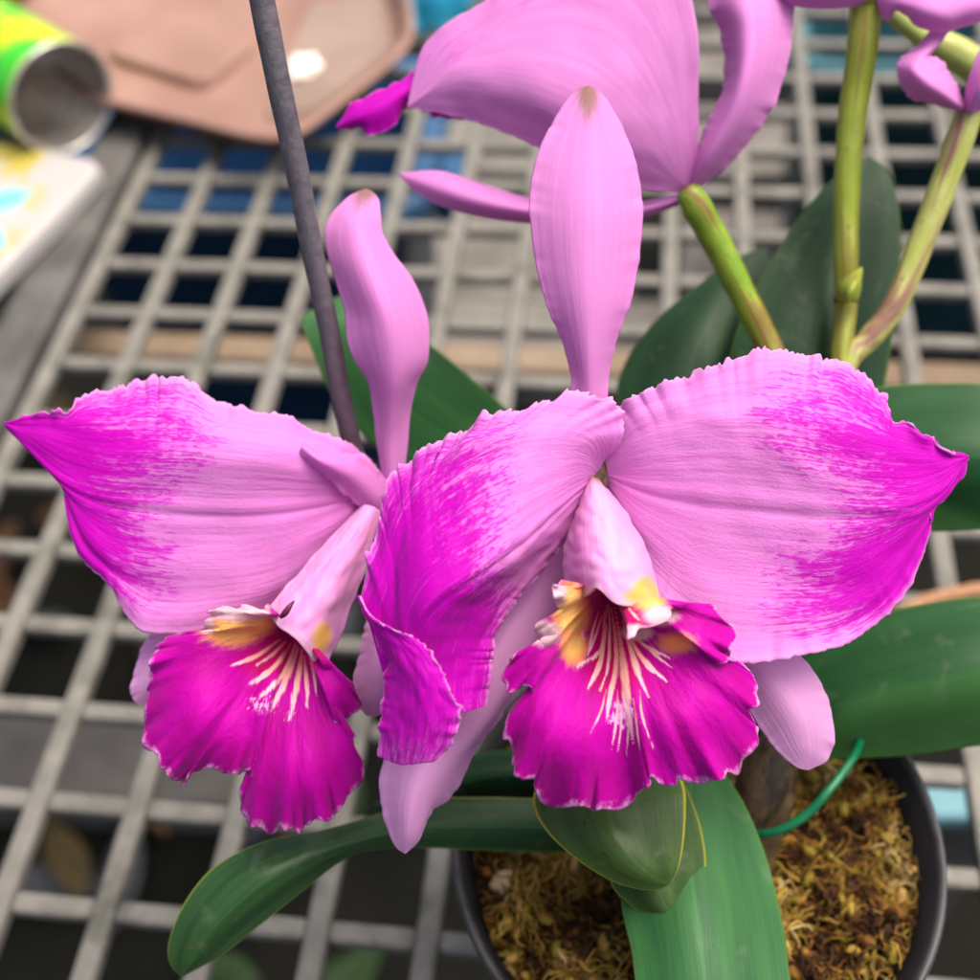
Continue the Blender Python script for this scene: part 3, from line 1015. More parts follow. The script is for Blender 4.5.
sheet('petal_fold', [   # the tip of that petal turned over to the front
    [(357, 596, -5, .7), (365, 614, -6, 1), (377, 637, -8, 1), (385, 666, -9, 1), (383, 703, -9, 1), (380, 731, -9, .8), (378, 756, -8, .5)],
    [(358, 596, -6, .8), (370, 618, -10, 1), (392, 645, -14, 1), (404, 675, -16, 1), (405, 705, -16, 1), (403, 735, -15, .85), (398, 764, -13, .5)],
    [(359, 596, -6, .8), (372, 619, -12, 1), (405, 642, -17, 1), (424, 672, -20, 1), (430, 702, -20, 1), (428, 732, -19, .85), (420, 763, -16, .5)],
    [(360, 596, -7, .6), (373, 618, -12, .8), (397, 630, -16, .8), (423, 643, -18, .8), (440, 666, -20, .8), (448, 688, -20, .8), (459, 706, -20, .8), (459, 726, -19, .7), (449, 748, -17, .5), (437, 760, -16, .45)],
], M_petal, F1, B, n=120, m=70, ruffle=.0006, fringe=.0004, freqs=(5, 9, 19), seed=14, crumple=.00022)

sheet('lateral_sepal', [
    [(575, 495, 20, 0), (520, 580, 20), (450, 660, 18), (402, 720, 16), (382, 765, 14), (381, 795, 13), (388, 825, 14), (396, 845, 15), (405, 852, 16, 0)],
    [(578, 498, 19, 0), (530, 595, 16), (465, 690, 12), (425, 755, 9), (410, 800, 8), (406, 832, 11), (405, 852, 16, 0)],
    [(581, 502, 19, 0), (545, 605, 17), (490, 710, 14), (448, 765, 12), (428, 800, 12), (416, 832, 13), (405, 852, 16, 0)],
    [(585, 506, 20, 0), (560, 600, 20), (522, 680, 20), (498, 715, 20), (474, 750, 21), (460, 782, 22), (448, 800, 22), (437, 806, 20), (428, 816, 18), (419, 838, 17), (405, 852, 16, 0)],
], M_sepal_pale, F1, B, ruffle=.0004, seed=21, thick=.0009)
sheet('lateral_sepal', [
    [(630, 540, 22, 0), (690, 630, 20), (735, 685, 18), (757, 722, 17), (777, 750, 17), (796, 766, 18), (808, 769, 19, .35)],
    [(640, 535, 20, 0), (715, 625, 16), (765, 675, 13), (792, 710, 12), (804, 745, 15), (808, 769, 19, .45)],
    [(650, 530, 22, 0), (740, 618, 20), (788, 648, 18), (812, 671, 17), (828, 701, 17), (833, 736, 18), (827, 758, 19), (808, 769, 19, .35)],
], M_sepal_pale, F1, B, ruffle=.0004, seed=23, thick=.0009)

polar('lip', (607, 585, 12), [
    (568, 581, -6), (562, 592, -8), (551, 585, -10), (553, 598, -10), (560, 608, -8), (548, 618, -6), (534, 627, -6), (536, 643, -4), (550, 648, -3), (540, 655, -3), (516, 654, -2), (506, 672, -2), (508, 692, -1), (522, 688, -3), (530, 697, -3), (514, 705, 0), (504, 732, 0), (511, 752, 0), (514, 772, 1), (533, 778, -2), (537, 797, 1), (565, 808, 2), (588, 806, 0), (605, 812, 3), (632, 799, 1), (648, 785, -3), (652, 779, -4), (668, 784, 0), (684, 778, -2), (702, 785, 1), (722, 778, -1), (738, 774, 1), (748, 752, -1), (758, 732, 1), (753, 712, -1), (757, 690, 1), (746, 668, -1), (730, 660, -5), (722, 668, -7), (727, 650, -3), (733, 630, 0), (722, 618, -1), (711, 605, -2), (694, 612, -3), (680, 607, -5), (668, 620, -9), (640, 630, -14), (628, 640, -16), (640, 626, -12), (664, 608, -6)],
    (np.array([0, .10, .2, .32, .48, .65, .82, 1]), np.array([0, -4, -9, -15, -20, -23, -22.5, -19])),
    M_lip, F1, B,
    [[(604, 611, 1.5), (603, 640, 2.2), (598, 654, 2.5), (578, 666, 3)],
     [(607, 606, 1.5), (604, 645, 2.4), (597, 672, 3.2), (587, 690, 2)],
     [(611, 606, 1.6), (616, 640, 2.6), (616, 671, 3.4), (609, 700, 3.6), (605, 722, 1.6)],
     [(615, 610, 1.6), (622, 652, 3.2), (626, 684, 5.4), (629, 708, 5), (634, 742, 1.6)],
     [(622, 620, 1.5), (630, 648, 2.8), (637, 671, 4), (648, 697, 2)],
     [(628, 634, 1.5), (636, 650, 2.6), (649, 667, 3.6), (666, 681, 2)],
     [(636, 638, 1.5), (648, 648, 2.4), (672, 659, 2)],
     [(598, 612, 1), (592, 632, 1.6), (588, 650, 1.4)],
     [(618, 602, 1.2), (624, 618, 1.8), (629, 632, 1.2)], [(625, 603, 1), (634, 616, 1.6), (640, 622, 1)],
     [(618, 690, .8), (617, 715, 1.8), (611, 748, .8)], [(640, 690, .8), (642, 715, 1.6), (653, 748, .8)],
     [(606, 690, .8), (600, 712, 1.5), (590, 732, .8)], [(630, 700, .8), (629, 728, 1.6), (627, 756, .8)], [(624, 700, .8), (621, 728, 1.4), (617, 752, .8)],
     [(634, 700, .8), (638, 728, 1.4), (641, 752, .8)], [(601, 618, 1.2), (594, 640, 2), (587, 656, 1.6)], [(583, 626, .8), (581, 634, 1.5), (583, 640, .8)],
     [(609, 604, 1.2), (610, 636, 2.2), (608, 668, 2.2), (600, 690, 1.6)], [(640, 641, 1), (655, 655, 2), (672, 668, 1.4)]],
    [(570, 612, 15, 26, 1.3), (573, 646, 12, 17, 1.1), (650, 603, 14, 9, 1.1), (676, 643, 20, 11, .62)],
    [(543, 633, 18, 13, 1.3), (556, 594, 11, 12, 1.2), (638, 633, 17, 9, 1.2), (660, 616, 20, 11, 1.1)],
    [(614, 620, 30, 50, 1.4), (614, 665, 34, 36, 1.1)], [(622, 715, 24, 26, 1.0), (560, 660, 20, 14, .6)], seed=41, lobes=[(560, 740, 40, 40, -3), (690, 720, 45, 40, -3), (625, 750, 22, 50, 3)])


def tubelip(name, curves, parent, base, yel, rose, brown, seed, rim=.0):
    f_y = lambda u, v, g: np.clip(sum(k_ * np.exp(-((u - a) / .10) ** 2 - ((v - b) / w_) ** 2) for a, b, w_, k_ in yel), 0, 1)
    f_r = lambda u, v, g: np.clip(sum(k_ * np.exp(-((u - a) / wa) ** 2 - ((v - b) / w_) ** 2) for a, b, wa, w_, k_ in rose), 0, 1)
    f_b = lambda u, v, g: np.clip(1 - u / brown, 0, 1) * .9 if brown else u * 0
    f_e = lambda u, v, g: np.clip((u - .93) / .07, 0, 1) * .7
    return sheet(name, curves, M_tube, parent, base, n=90, m=70, ruffle=0.0, seed=seed, thick=.0008, crumple=.00022, extra={'yellow': f_y, 'rose': f_r, 'brown': f_b, 'rim': f_e})


tubelip('lip_tube', [
    [(587, 482, 12), (574, 513, 10), (565, 543, 6), (564, 565, 2), (566, 582, 0), (568, 594, 0)],
    [(589, 480, 8), (581, 512, 0), (577, 543, -6), (579, 570, -9), (582, 586, -10), (586, 596, -11)],
    [(592, 478, 6), (593, 510, -5), (595, 540, -12), (597, 565, -16), (598, 580, -17), (598, 588, -17)],
    [(595, 479, 6), (605, 510, -5), (613, 540, -13), (619, 568, -17), (620, 590, -18), (617, 604, -18)],
    [(598, 480, 8), (615, 510, 0), (630, 541, -7), (641, 570, -11), (645, 592, -12), (646, 606, -12)],
    [(600, 482, 12), (624, 511, 10), (642, 542, 6), (653, 572, 2), (658, 592, -1), (662, 606, -3)],
], F1, B, [(.97, -.80, .34, 1.0), (.95, .62, .40, 1.0), (.86, .66, .26, .8)], [(.6, -.55, .35, .18, .6), (.9, .0, .2, .2, .3)], .07, 31)
tube('column', [(594, 462, 20, 11), (594, 474, 14, 15), (594, 488, 10, 13), (594, 520, 5, 11), (597, 560, 0, 13)], M_bulb, F1, B, n=20)

# ---- flower turned to the left, behind
F2 = flower('flower on the left turned away with its lip hanging to the side')
B2 = 292
sheet('dorsal_sepal', [
    [(384, 482, 22, 0), (377, 440, 20, 0), (375, 410, 18, 0), (367, 380, 15), (355, 357, 13), (347, 336, 12), (346, 312, 12), (337, 284, 12), (328, 254, 12), (326, 230, 13), (333, 214, 14, .0), (341, 205, 15, .1), (352, 196, 17, .5), (366, 190, 18, 1)],
    [(392, 482, 20, 0), (391, 440, 17, 0), (392, 410, 13, 0), (393, 380, 8), (391, 350, 5), (384, 315, 3), (373, 284, 3), (362, 254, 5), (356, 228, 8, .1), (357, 212, 12, .5), (366, 190, 18, 1)],
    [(402, 482, 22, 0), (407, 445, 20, 0), (409, 412, 18, 0), (416, 386, 15), (427, 365, 13), (429, 345, 12), (427, 316, 12), (416, 288, 12), (396, 257, 12), (382, 233, 13), (380, 216, 14, 0), (379, 202, 16, .3), (374, 194, 17, .8), (366, 190, 18, 1)],
], M_sepal, F2, B2, ruffle=.0004, freqs=(3, 5, 9), seed=51, thick=.0009)

sheet('petal', [
    [(388, 481, 24, 0), (362, 453, 16, 0), (336, 438, 10, 0), (310, 428, 8, 0), (288, 418, 6, 0), (262, 413, 4, 0), (244, 408, 3, 0), (222, 402, 3, .05), (207, 397, 3, .1), (196, 387, 3, .2), (181, 379, 3, .25), (160, 377, 3, .25), (140, 378, 3, .25), (118, 386, 2, .3), (100, 389, 2, .3), (80, 399, 1, .4), (70, 411, 0, .55), (58, 411, 0, .7), (35, 414, 2, .85), (6, 424, 5, .9)],
    [(387, 484, 22, 0), (330, 465, 6, 0), (270, 452, -3, 0), (220, 446, -6, .22), (190, 442, -6, .46), (150, 440, -5, .66), (110, 440, -3, .8), (70, 434, -1, 1), (40, 427, 1, 1), (6, 424, 5, 1)],
    [(386, 486, 22, 0), (330, 500, 9, 0), (270, 506, 2, 0), (200, 506, -2, .06), (140, 502, -3, .4), (95, 495, -2, .75), (60, 478, 0, .95), (32, 450, 2, 1), (6, 424, 5, 1)],
    [(385, 488, 24, 0), (330, 535, 12, 0), (270, 565, 6, 0), (210, 572, 2, .12), (160, 570, 0, .42), (120, 560, -1, .74), (92, 538, -1, 1), (74, 508, 0, 1), (55, 473, 2, 1), (6, 424, 5, 1)],
    [(384, 492, 26, 0), (350, 535, 22, 0), (310, 585, 16, 0), (270, 612, 11, 0), (230, 624, 7, 0), (190, 633, 4, 0), (163, 634, 3, 0), (142, 631, 2, .05), (128, 618, 2, .2), (119, 603, 1, .4), (104, 580, 1, .8), (88, 568, 1, .95), (75, 550, 1, 1), (67, 520, 2, 1), (65, 500, 2, 1), (63, 482, 2, 1), (40, 461, 3, 1), (20, 438, 4, 1), (6, 424, 5, 1)],
], M_petal, F2, B2, n=260, m=110, ruffle=.0010, fringe=.0005, freqs=(7, 15, 32), seed=55, pleat=.00035, rag=(1.2, .4), rib=(.00042, .0, .045), crumple=.00028)
sheet('petal', [   # the far petal, seen along its edge
    [(392, 500, 26, 0), (386, 481, 20, 0), (366, 462, 12, 0), (345, 453, 6, 0), (322, 453, 2, 0), (303, 443, 0, 0)],
    [(388, 508, 24, 0), (380, 500, 16, 0), (358, 480, 7, 0), (338, 468, 1, 0), (318, 459, -2, 0), (302, 447, -1, 0)],
    [(386, 520, 26, 0), (372, 518, 18, 0), (350, 498, 11, 0), (333, 481, 5, 0), (313, 465, 1, 0), (300, 451, 0, 0)],
], M_petal, F2, B2, n=80, m=50, ruffle=.0006, fringe=.0004, freqs=(3, 6, 11), seed=57)
sheet('lateral_sepal', [
    [(230, 590, 26, 0), (165, 625, 20), (145, 643, 17), (136, 668, 15), (131, 692, 15), (138, 703, 16), (152, 706, 17, 0)],
    [(245, 600, 24, 0), (190, 640, 17), (165, 662, 13), (155, 685, 13), (152, 706, 17, 0)],
    [(260, 615, 26, 0), (215, 650, 20), (190, 680, 17), (172, 700, 16), (152, 706, 17, 0)],
], M_sepal_pale, F2, B2, ruffle=.0004, seed=59, thick=.0009)
sheet('lateral_sepal', [
    [(375, 545, 22, 0), (370, 600, 14), (362, 648, 10), (355, 675, 8), (354, 696, 8), (366, 714, 10, 0)],
    [(384, 545, 20, 0), (384, 610, 10), (380, 660, 4), (374, 695, 5), (370, 715, 10, 0)],
    [(393, 545, 22, 0), (400, 610, 14), (404, 660, 10), (400, 700, 9), (375, 716, 10, 0)],
], M_sepal_pale, F2, B2, ruffle=.0004, seed=61, thick=.0009)

polar('lip', (293, 622, 10), [
    (270, 606, -4), (262, 612, -5), (248, 606, -6), (236, 611, -6), (226, 607, -6), (214, 612, -5), (206, 622, -4), (204, 634, -3), (190, 632, -2), (168, 639, 0), (154, 655, 0), (149, 676, 1), (147, 700, 0), (146, 735, 1), (157, 764, 0), (172, 775, 1), (181, 787, 2), (190, 774, -1), (212, 768, -3), (236, 773, -4), (250, 770, -5), (250, 780, -3), (240, 791, 0), (243, 808, 1), (252, 822, 0), (270, 833, 2), (286, 826, -1), (300, 831, 1), (315, 820, -1), (334, 814, 1), (350, 797, -1), (364, 770, 1), (356, 752, -1), (354, 735, 0), (345, 728, -3), (334, 719, -6), (345, 717, -3), (362, 708, 0), (356, 690, -1), (346, 678, -1), (336, 676, -2), (327, 672, -3)],
    (np.array([0, .10, .2, .35, .55, .75, .9, 1]), np.array([0, -4, -8, -13, -17, -17, -15, -12])),
    M_lip, F2, B2,
    [[(280, 640, 1.5), (254, 657, 3), (231, 665, 2)], [(285, 643, 1.5), (272, 656, 2.2), (257, 665, 2)],
     [(290, 645, 1.5), (273, 669, 3), (252, 684, 3.4)], [(296, 645, 1.5), (284, 672, 3), (262, 697, 3.4)],
     [(299, 648, 1.5), (287, 678, 4), (271, 711, 3.4)], [(303, 650, 1.5), (298, 681, 3.8), (290, 720, 2.6)],
     [(305, 656, 1.2), (307, 680, 2.6), (308, 706, 2.4)], [(311, 658, 1.2), (315, 676, 2), (317, 695, 1.6)]],
    [(232, 630, 26, 14, 1.1), (258, 624, 15, 11, .9)],
    [(232, 612, 36, 9, 1.2), (208, 624, 9, 12, 1.0), (262, 610, 10, 9, 1.0)],
    [(290, 650, 34, 26, 1.3), (268, 660, 34, 20, .9)], [(262, 705, 26, 16, .9), (290, 715, 22, 16, .7)], seed=71, lobes=[(195, 710, 40, 45, -3), (300, 780, 40, 40, -3), (250, 730, 20, 50, 3)])
tubelip('lip_tube', [
    [(360, 508, 16), (338, 532, 10), (312, 560, 5), (288, 586, 0), (273, 604, -2), (269, 613, -2)],
    [(366, 506, 12), (347, 536, 3), (322, 568, -4), (300, 596, -8), (285, 615, -9), (280, 627, -9)],
    [(374, 508, 12), (356, 550, 2), (336, 588, -6), (317, 618, -9), (304, 634, -10), (298, 641, -10)],
    [(380, 512, 16), (367, 560, 10), (351, 604, 4), (338, 640, 0), (328, 660, -2), (322, 674, -3)],
], F2, B2, [(.96, -.75, .25, .35), (.86, .62, .22, 1.0)], [(.6, -.1, .4, .25, .5), (.2, .5, .3, .6, .5)], 0, 73)
tube('anther_cap', [(281, 617, -13, 2), (285, 613, -14, 3.4), (290, 606, -14, 2.4), (294, 601, -13, .8)], NT('dark maroon').done((.10, .01, .05), .4), F2, B2, n=14)

# ---- flower above, seen from behind
F3 = flower('flower at the top seen from behind with its back to the viewer')
B3 = 318
sheet('petal', [
    [(693, 186, 16, 0), (697, 130, 8, 0), (698, 70, 0, 0), (694, 10, -6, 0), (680, -45, -8, 0), (640, -85, -6, .1), (590, -80, -2, .2), (540, -50, 4, .2), (485, 0, 8, .15), (450, 22, 10, .15), (423, 45, 12, .25), (414, 78, 12, .2), (408, 106, 12, .1)],
    [(690, 188, 16, 0), (680, 130, 4, 0), (660, 70, -4, 0), (630, 20, -6, .0), (580, 0, -4, .1), (530, 10, 0, .15), (480, 35, 4, .15), (445, 62, 7, .2), (408, 107, 12, .1)],
    [(688, 189, 16, 0), (650, 152, 3, 0), (600, 118, -4, 0), (550, 92, -5, 0), (505, 80, -2, .05), (455, 80, 4, .1), (408, 107, 12, .1)],
    [(685, 192, 17, 0), (650, 190, 12, 0), (605, 180, 8, 0), (568, 165, 6, 0), (535, 146, 6, 0), (500, 131, 7, 0), (460, 118, 9, 0), (430, 111, 11, 0), (408, 108, 12, .1)],
], M_back, F3, B3, n=160, m=90, ruffle=.0005, fringe=.0002, freqs=(5, 9, 15), seed=81, pleat=.0001, crumple=.00015)
sheet('petal', [
    [(470, 60, 26, .6), (440, 62, 22, .8), (417, 71, 18, 1), (385, 88, 16, 1), (352, 104, 16, 1), (344, 116, 16, .9), (337, 126, 17, .8)],
    [(470, 90, 24, .6), (440, 90, 18, .9), (410, 90, 14, 1), (385, 105, 12, 1), (360, 117, 13, 1), (337, 128, 17, .8)],
    [(470, 120, 26, .6), (440, 118, 22, .8), (408, 106, 18, 1), (392, 127, 16, 1), (372, 135, 16, 1), (356, 128, 17, 1), (337, 130, 18, .8)],
], M_petal, F3, B3, n=80, m=50, ruffle=.0007, fringe=.0004, freqs=(4, 9, 15), seed=83)
sheet('petal', [
    [(689, 190, 16, 0), (697, 150, 12, 0), (711, 116, 9, 0), (722, 92, 8, 0), (726, 65, 8, 0), (719, 30, 8, 0), (708, 0, 8, 0), (704, -40, 10, .1)],
    [(691, 191, 15, 0), (708, 160, 6, 0), (732, 118, 0, 0), (745, 78, -3, .02), (750, 35, -3, .05), (746, 0, -1, .05), (735, -55, 8, .1)],
    [(694, 192, 17, 0), (728, 164, 13, 0), (764, 122, 10, 0), (784, 76, 9, 0), (793, 25, 9, 0), (790, -15, 10, 0), (770, -60, 12, .1)],
], M_back, F3, B3, n=90, m=60, ruffle=.0004, seed=85)
sheet('lateral_sepal', [
    [(690, 192, 20, 0), (640, 203, 20), (580, 205, 18), (525, 198, 16), (480, 184, 15), (440, 172, 15), (400, 174, 17, 0)],
    [(691, 195, 18, 0), (642, 209, 16), (585, 215, 12), (526, 210, 10), (478, 200, 10), (435, 186, 12), (400, 175, 17, 0)],
    [(692, 198, 20, 0), (645, 216, 20), (590, 225, 18), (527, 222, 16), (480, 216, 15), (438, 204, 15), (414, 189, 16), (400, 176, 17, 0)],
], M_sepal, F3, B3, seed=87, thick=.0009)

# ---- flower cut by the top edge, and the one in the corner
F4 = flower('flower at the top edge of which only the pink undersides show')
B4 = 318
sheet('lateral_sepal', [
    [(866, 4, 12, 0), (835, 8, 8), (800, 6, 6), (775, -4, 8), (760, -25, 12, 0)],
    [(866, -4, 8, 0), (835, -12, 2), (800, -15, 0), (775, -22, 4), (760, -30, 12, 0)],
    [(866, -12, 12, 0), (835, -32, 8), (800, -40, 6), (775, -40, 8), (760, -35, 12, 0)],
], M_sepal, F4, B4, seed=91, thick=.0009)
sheet('petal', [
    [(876, 6, 12, 0), (887, 20, 8, 0), (896, 10, 6, 0), (906, 15, 4, 0), (915, 25, 3, 0), (930, 30, 3, 0), (945, 32, 4, 0), (960, 27, 6, 0), (985, 20, 8, .1), (1020, 8, 12, .1)],
    [(874, -2, 10, 0), (890, 0, 4, 0), (905, 2, 0, 0), (925, 6, -3, 0), (945, 10, -3, 0), (965, 6, 0, 0), (990, 2, 4, .1), (1020, 0, 12, .1)],
    [(872, -12, 12, 0), (900, -40, 8, 0), (940, -45, 4, 0), (985, -35, 6, .1), (1020, -8, 12, .1)],
], M_back, F4, B4, n=90, m=50, ruffle=.0005, seed=93, freqs=(3, 5, 9))
F5 = flower('flower in the top corner of which two curled pink sepals show')
sheet('lateral_sepal', [
    [(962, 112, 12, 0), (934, 104, 8), (912, 98, 6), (902, 86, 5), (898, 71, 5), (901, 59, 6), (914, 49, 7), (924, 38, 8), (934, 26, 10, 0)],
    [(963, 108, 9, 0), (940, 92, 0), (924, 80, -3), (915, 68, -3), (920, 58, 0), (932, 44, 5), (942, 28, 10, 0)],
    [(964, 105, 12, 0), (957, 88, 9), (949, 74, 7), (939, 60, 6), (930, 55, 6), (938, 46, 7), (950, 30, 10, 0)],
], M_back, F5, B4, n=80, m=50, ruffle=.0003, seed=95)
sheet('lateral_sepal', [
    [(964, 112, 12, 0), (966, 92, 8), (972, 70, 5), (985, 40, 6), (1010, 10, 10, 0)],
    [(970, 112, 8, 0), (980, 90, 2), (995, 65, 0), (1010, 40, 4), (1025, 10, 10, 0)],
    [(976, 113, 12, 0), (1000, 98, 8), (1020, 75, 6), (1030, 45, 8), (1035, 12, 10, 0)],
], M_back, F5, B4, n=60, m=40, seed=97)

# ---- stalks
tube('flower_stalk', [(686, 190, 62, 11), (694, 202, 62, 14.5), (715, 240, 66, 14.5), (742, 293, 70, 13.5), (768, 345, 72, 13), (795, 410, 72, 12), (800, 480, 70, 12)], M_stalk_g, orchid, B, bump=.02)
st2 = tube('flower_stalk', [(868, -8, 60, 19), (866, 8, 62, 16), (862, 50, 64, 15), (852, 120, 68, 14), (847, 190, 70, 12.8), (846, 250, 72, 12), (846, 300, 74, 11.2), (842, 345, 74, 11), (835, 400, 74, 11), (800, 500, 68, 11)], M_stalk, orchid, B, bump=.02)
tube('node_ring', [(846, 296, 73.5, 11.8), (846, 299, 73.5, 12.3), (846, 302, 73.5, 11.8)], NT('dark red node').done((.06, .008, .008), .5), st2, B, n=6)
sheet('node_bract', [[(836, 300, 70, 0), (838, 286, 68), (848, 276, 66), (861, 268, 68, 0)], [(846, 302, 62, 0), (850, 292, 60), (855, 282, 61), (861, 268, 68, 0)], [(858, 300, 68, 0), (860, 290, 66), (861, 280, 66), (862, 268, 68, 0)]], M_stalk, st2, B, n=30, m=20)
tube('flower_stalk', [(972, 106, 62, 12), (966, 122, 62, 14), (945, 180, 66, 13.5), (920, 245, 70, 13), (895, 305, 72, 12), (868, 340, 74, 12), (848, 362, 74, 11), (825, 420, 74, 10)], M_stalk_p, orchid, B, bump=.02)
tube('flower_stalk', [(878, 0, 90, 9), (893, 13, 92, 10), (918, 33, 95, 11), (950, 50, 98, 16), (972, 64, 100, 17), (1010, 84, 105, 15)], M_stalk_t, orchid, B)
tube('flower_stalk', [(597, 486, 36, 7), (640, 476, 52, 12), (720, 480, 64, 12), (800, 520, 66, 12), (790, 600, 66, 12), (760, 700, 62, 13)], M_stalk, orchid, B)
tube('flower_stalk', [(392, 492, 50, 10), (470, 485, 62, 11), (600, 500, 72, 12), (720, 540, 72, 12), (770, 600, 70, 12)], M_stalk, orchid, B)
for pts in ([(745, 870, 70, 26), (752, 830, 64, 30), (765, 790, 58, 30), (778, 740, 54, 22), (790, 690, 56, 14)],
            [(640, 880, 72, 20), (640, 840, 64, 26), (640, 790, 58, 27), (650, 750, 52, 20), (660, 710, 50, 13)]):
    tube('pseudobulb', pts, M_bulb, orchid, B, bump=.0)

# ---- leaves
sheet('leaf', [[(480, 470, 110, 0), (430, 470, 105), (380, 450, 100), (335, 400, 92), (312, 350, 88), (302, 322, 88), (318, 308, 90), (340, 297, 92, 0)],
               [(500, 455, 108, 0), (440, 430, 102), (400, 400, 96), (372, 360, 90), (352, 325, 88), (340, 297, 92, 0)],
               [(540, 440, 112, 0), (510, 412, 108), (480, 385, 102), (430, 345, 96), (385, 318, 92), (355, 301, 92), (340, 297, 92, 0)]], M_leaf_soft, orchid, B, thick=.0016, seed=101)
sheet('leaf', [[(680, 520, 92, 0), (630, 440, 96), (617, 395, 98), (630, 355, 100), (660, 318, 103), (700, 285, 106), (735, 260, 109), (766, 248, 112, 0)],
               [(720, 520, 88, 0), (690, 430, 90), (690, 370, 93), (705, 330, 97), (730, 290, 103), (766, 248, 112, 0)],
               [(760, 520, 92, 0), (750, 440, 96), (752, 380, 98), (762, 330, 102), (768, 280, 107), (766, 248, 112, 0)]], M_leaf, orchid, B, thick=.0018, seed=103)
sheet('leaf', [[(760, 540, 84, 0), (730, 440, 86), (728, 370, 88), (745, 310, 90), (775, 255, 93), (810, 205, 97), (845, 170, 100), (868, 157, 103, 0)],
               [(800, 540, 80, 0), (800, 440, 80), (812, 360, 82), (828, 290, 86), (850, 215, 92), (868, 157, 103, 0)],
               [(850, 540, 84, 0), (870, 450, 86), (884, 380, 88), (893, 320, 90), (898, 260, 93), (898, 215, 96), (888, 175, 100), (868, 157, 103, 0)]], M_leaf, orchid, B, thick=.0018, seed=105)
sheet('leaf', [[(810, 420, 86, 0), (850, 395, 80), (890, 387, 76, 0), (940, 385, 72), (990, 387, 68), (1040, 400, 66), (1090, 440, 66, 0)],
               [(815, 450, 82, 0), (860, 452, 72), (900, 455, 66, .2), (950, 456, 60), (1000, 455, 58), (1050, 450, 60), (1090, 445, 66, 0)],
               [(820, 480, 86, 0), (860, 515, 80), (900, 528, 76, 1), (940, 530, 72), (990, 526, 68), (1040, 510, 66), (1090, 450, 66, 0)]], M_leaf_two, orchid, B, thick=.0018, seed=107)
sheet('leaf', [[(740, 690, 74, 0), (790, 655, 70), (830, 635, 66), (870, 618, 62, 0), (920, 606, 58), (980, 598, 54), (1040, 600, 50), (1090, 640, 50, 0)],
               [(745, 720, 70, 0), (800, 715, 62), (850, 702, 54, .5), (920, 686, 46, .5), (980, 672, 42, .5), (1040, 660, 42), (1090, 645, 50, .5)],
               [(750, 750, 74, 0), (790, 758, 70), (835, 757, 66, 1), (900, 754, 62, 1), (960, 746, 58, 1), (1030, 728, 54, 1), (1090, 650, 50, 1)]], M_leaf_two, orchid, B, thick=.0018, seed=109)
sheet('leaf', [[(660, 770, 56, 0), (640, 810, 48), (628, 850, 40), (622, 900, 32), (632, 950, 24), (645, 1010, 16), (700, 1090, 8, 0)],
               [(690, 765, 52, 0), (690, 820, 40), (690, 870, 30), (698, 930, 20), (706, 1000, 12), (712, 1090, 8, 0)],
               [(720, 770, 56, 0), (745, 810, 48), (765, 860, 40), (778, 910, 32), (786, 960, 24), (785, 1020, 16), (725, 1090, 8, 0)]], M_leaf_soft, orchid, B, thick=.0018, seed=111)
sheet('leaf', [[(560, 760, 34, 0), (540, 785, 28), (534, 805, 24), (545, 828, 20), (570, 852, 17), (605, 875, 15), (632, 885, 14), (655, 887, 14), (668, 882, 14, 0)],
               [(610, 750, 30, 0), (605, 790, 20), (610, 820, 14), (625, 850, 11), (645, 870, 11), (668, 882, 14, 0)],
               [(665, 750, 34, 0), (682, 785, 26), (684, 810, 22), (682, 840, 18), (677, 865, 15), (668, 882, 14, 0)]], M_leaf_olive, orchid, B, thick=.0018, seed=113)
sheet('leaf', [[(640, 780, 44, 0), (620, 840, 36), (612, 880, 32), (630, 902, 29), (655, 918, 27), (681, 924, 26, 0)],
               [(660, 780, 40, 0), (655, 840, 29), (655, 880, 25), (665, 905, 24), (681, 924, 26, 0)],
               [(680, 780, 44, 0), (695, 815, 38), (703, 850, 33), (703, 880, 30), (695, 905, 28), (681, 924, 26, 0)]], M_leaf_olive, orchid, B, thick=.0018, seed=115)
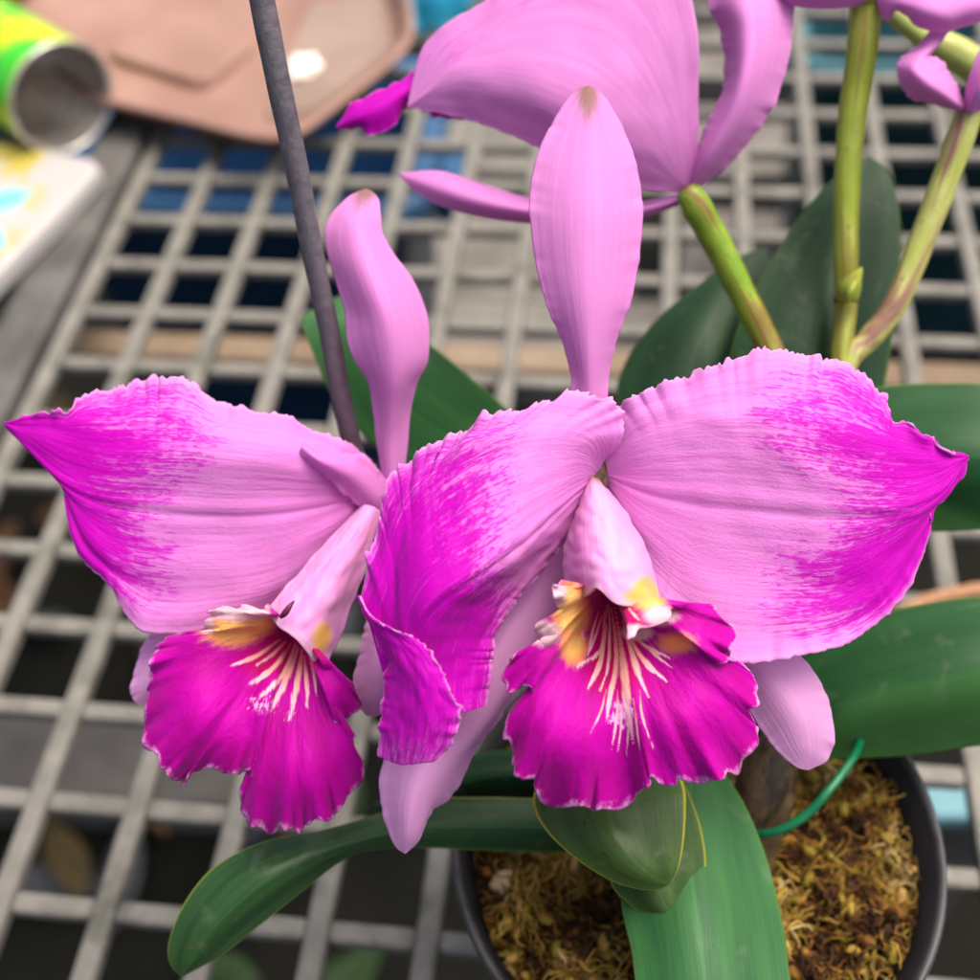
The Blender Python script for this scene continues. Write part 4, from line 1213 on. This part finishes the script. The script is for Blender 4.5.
sheet('leaf', [[(600, 800, 60, 0), (545, 800, 58), (480, 798, 56), (430, 800, 54), (380, 815, 50), (320, 832, 44), (262, 844, 40), (215, 868, 38), (186, 903, 38), (171, 940, 40), (172, 962, 41), (182, 974, 42, 0)],
               [(600, 825, 56, 0), (545, 826, 54), (480, 826, 53), (420, 828, 50), (365, 838, 45), (310, 856, 38), (260, 884, 33), (218, 922, 34), (195, 955, 38), (182, 974, 42, 0)],
               [(600, 850, 60, 0), (545, 850, 58), (480, 848, 56), (430, 846, 53), (385, 846, 50), (345, 856, 46), (300, 890, 42), (260, 922, 40), (222, 952, 40), (182, 974, 42, 0)]], M_leaf_long, orchid, B, n=160, thick=.0018, seed=117)
sheet('leaf', [[(620, 760, 72, 0), (560, 752, 72), (500, 752, 72), (440, 765, 72), (400, 790, 74), (370, 808, 78, 0)],
               [(620, 778, 68, 0), (560, 775, 66), (500, 775, 66), (440, 788, 68), (400, 802, 72), (370, 808, 78, 0)],
               [(620, 800, 72, 0), (560, 800, 72), (500, 800, 72), (440, 806, 72), (400, 812, 74), (370, 808, 78, 0)]], M_leaf, orchid, B, thick=.0018, seed=119)

# ------------------------------------------------------------------ stake, tie, twig
o = tube('support_stake', [(252, -60, -6, 14), (262, 0, 0, 13), (278, 80, 8, 12.5), (296, 165, 18, 12), (314, 260, 30, 11), (330, 335, 40, 10.5), (346, 420, 50, 10), (380, 540, 66, 9.5), (430, 700, 74, 9), (520, 850, 76, 8.5)], M_stake, None, B, n=80, bump=.015)
tag(o, 'thin grey purple stake leaning out of the pot behind the left flower', 'stake')
o = tube('plant_tie', [(738, 826, 60, 3.5), (757, 834, 52, 4), (780, 830, 48, 4.6), (806, 815, 46, 4.8), (829, 790, 46, 4.6), (846, 768, 50, 4.6), (858, 748, 56, 4), (864, 720, 70, 4)], M_tie, None, B, seg=14)
tag(o, 'green coated wire tie looped over the moss by the stems', 'plant tie')
tw = [(885, 622, .0018), (918, 604, .0027), (945, 596, .0030), (985, 588, .0029), (1030, 575, .0022)]
o = tube('twig', [list(Pz(x, y, .003)) + [r_] for x, y, r_ in tw], M_twig, None, B, world=True, bump=.08)
tag(o, 'orange brown dry twig lying on the grating behind the lowest right leaf', 'twig')
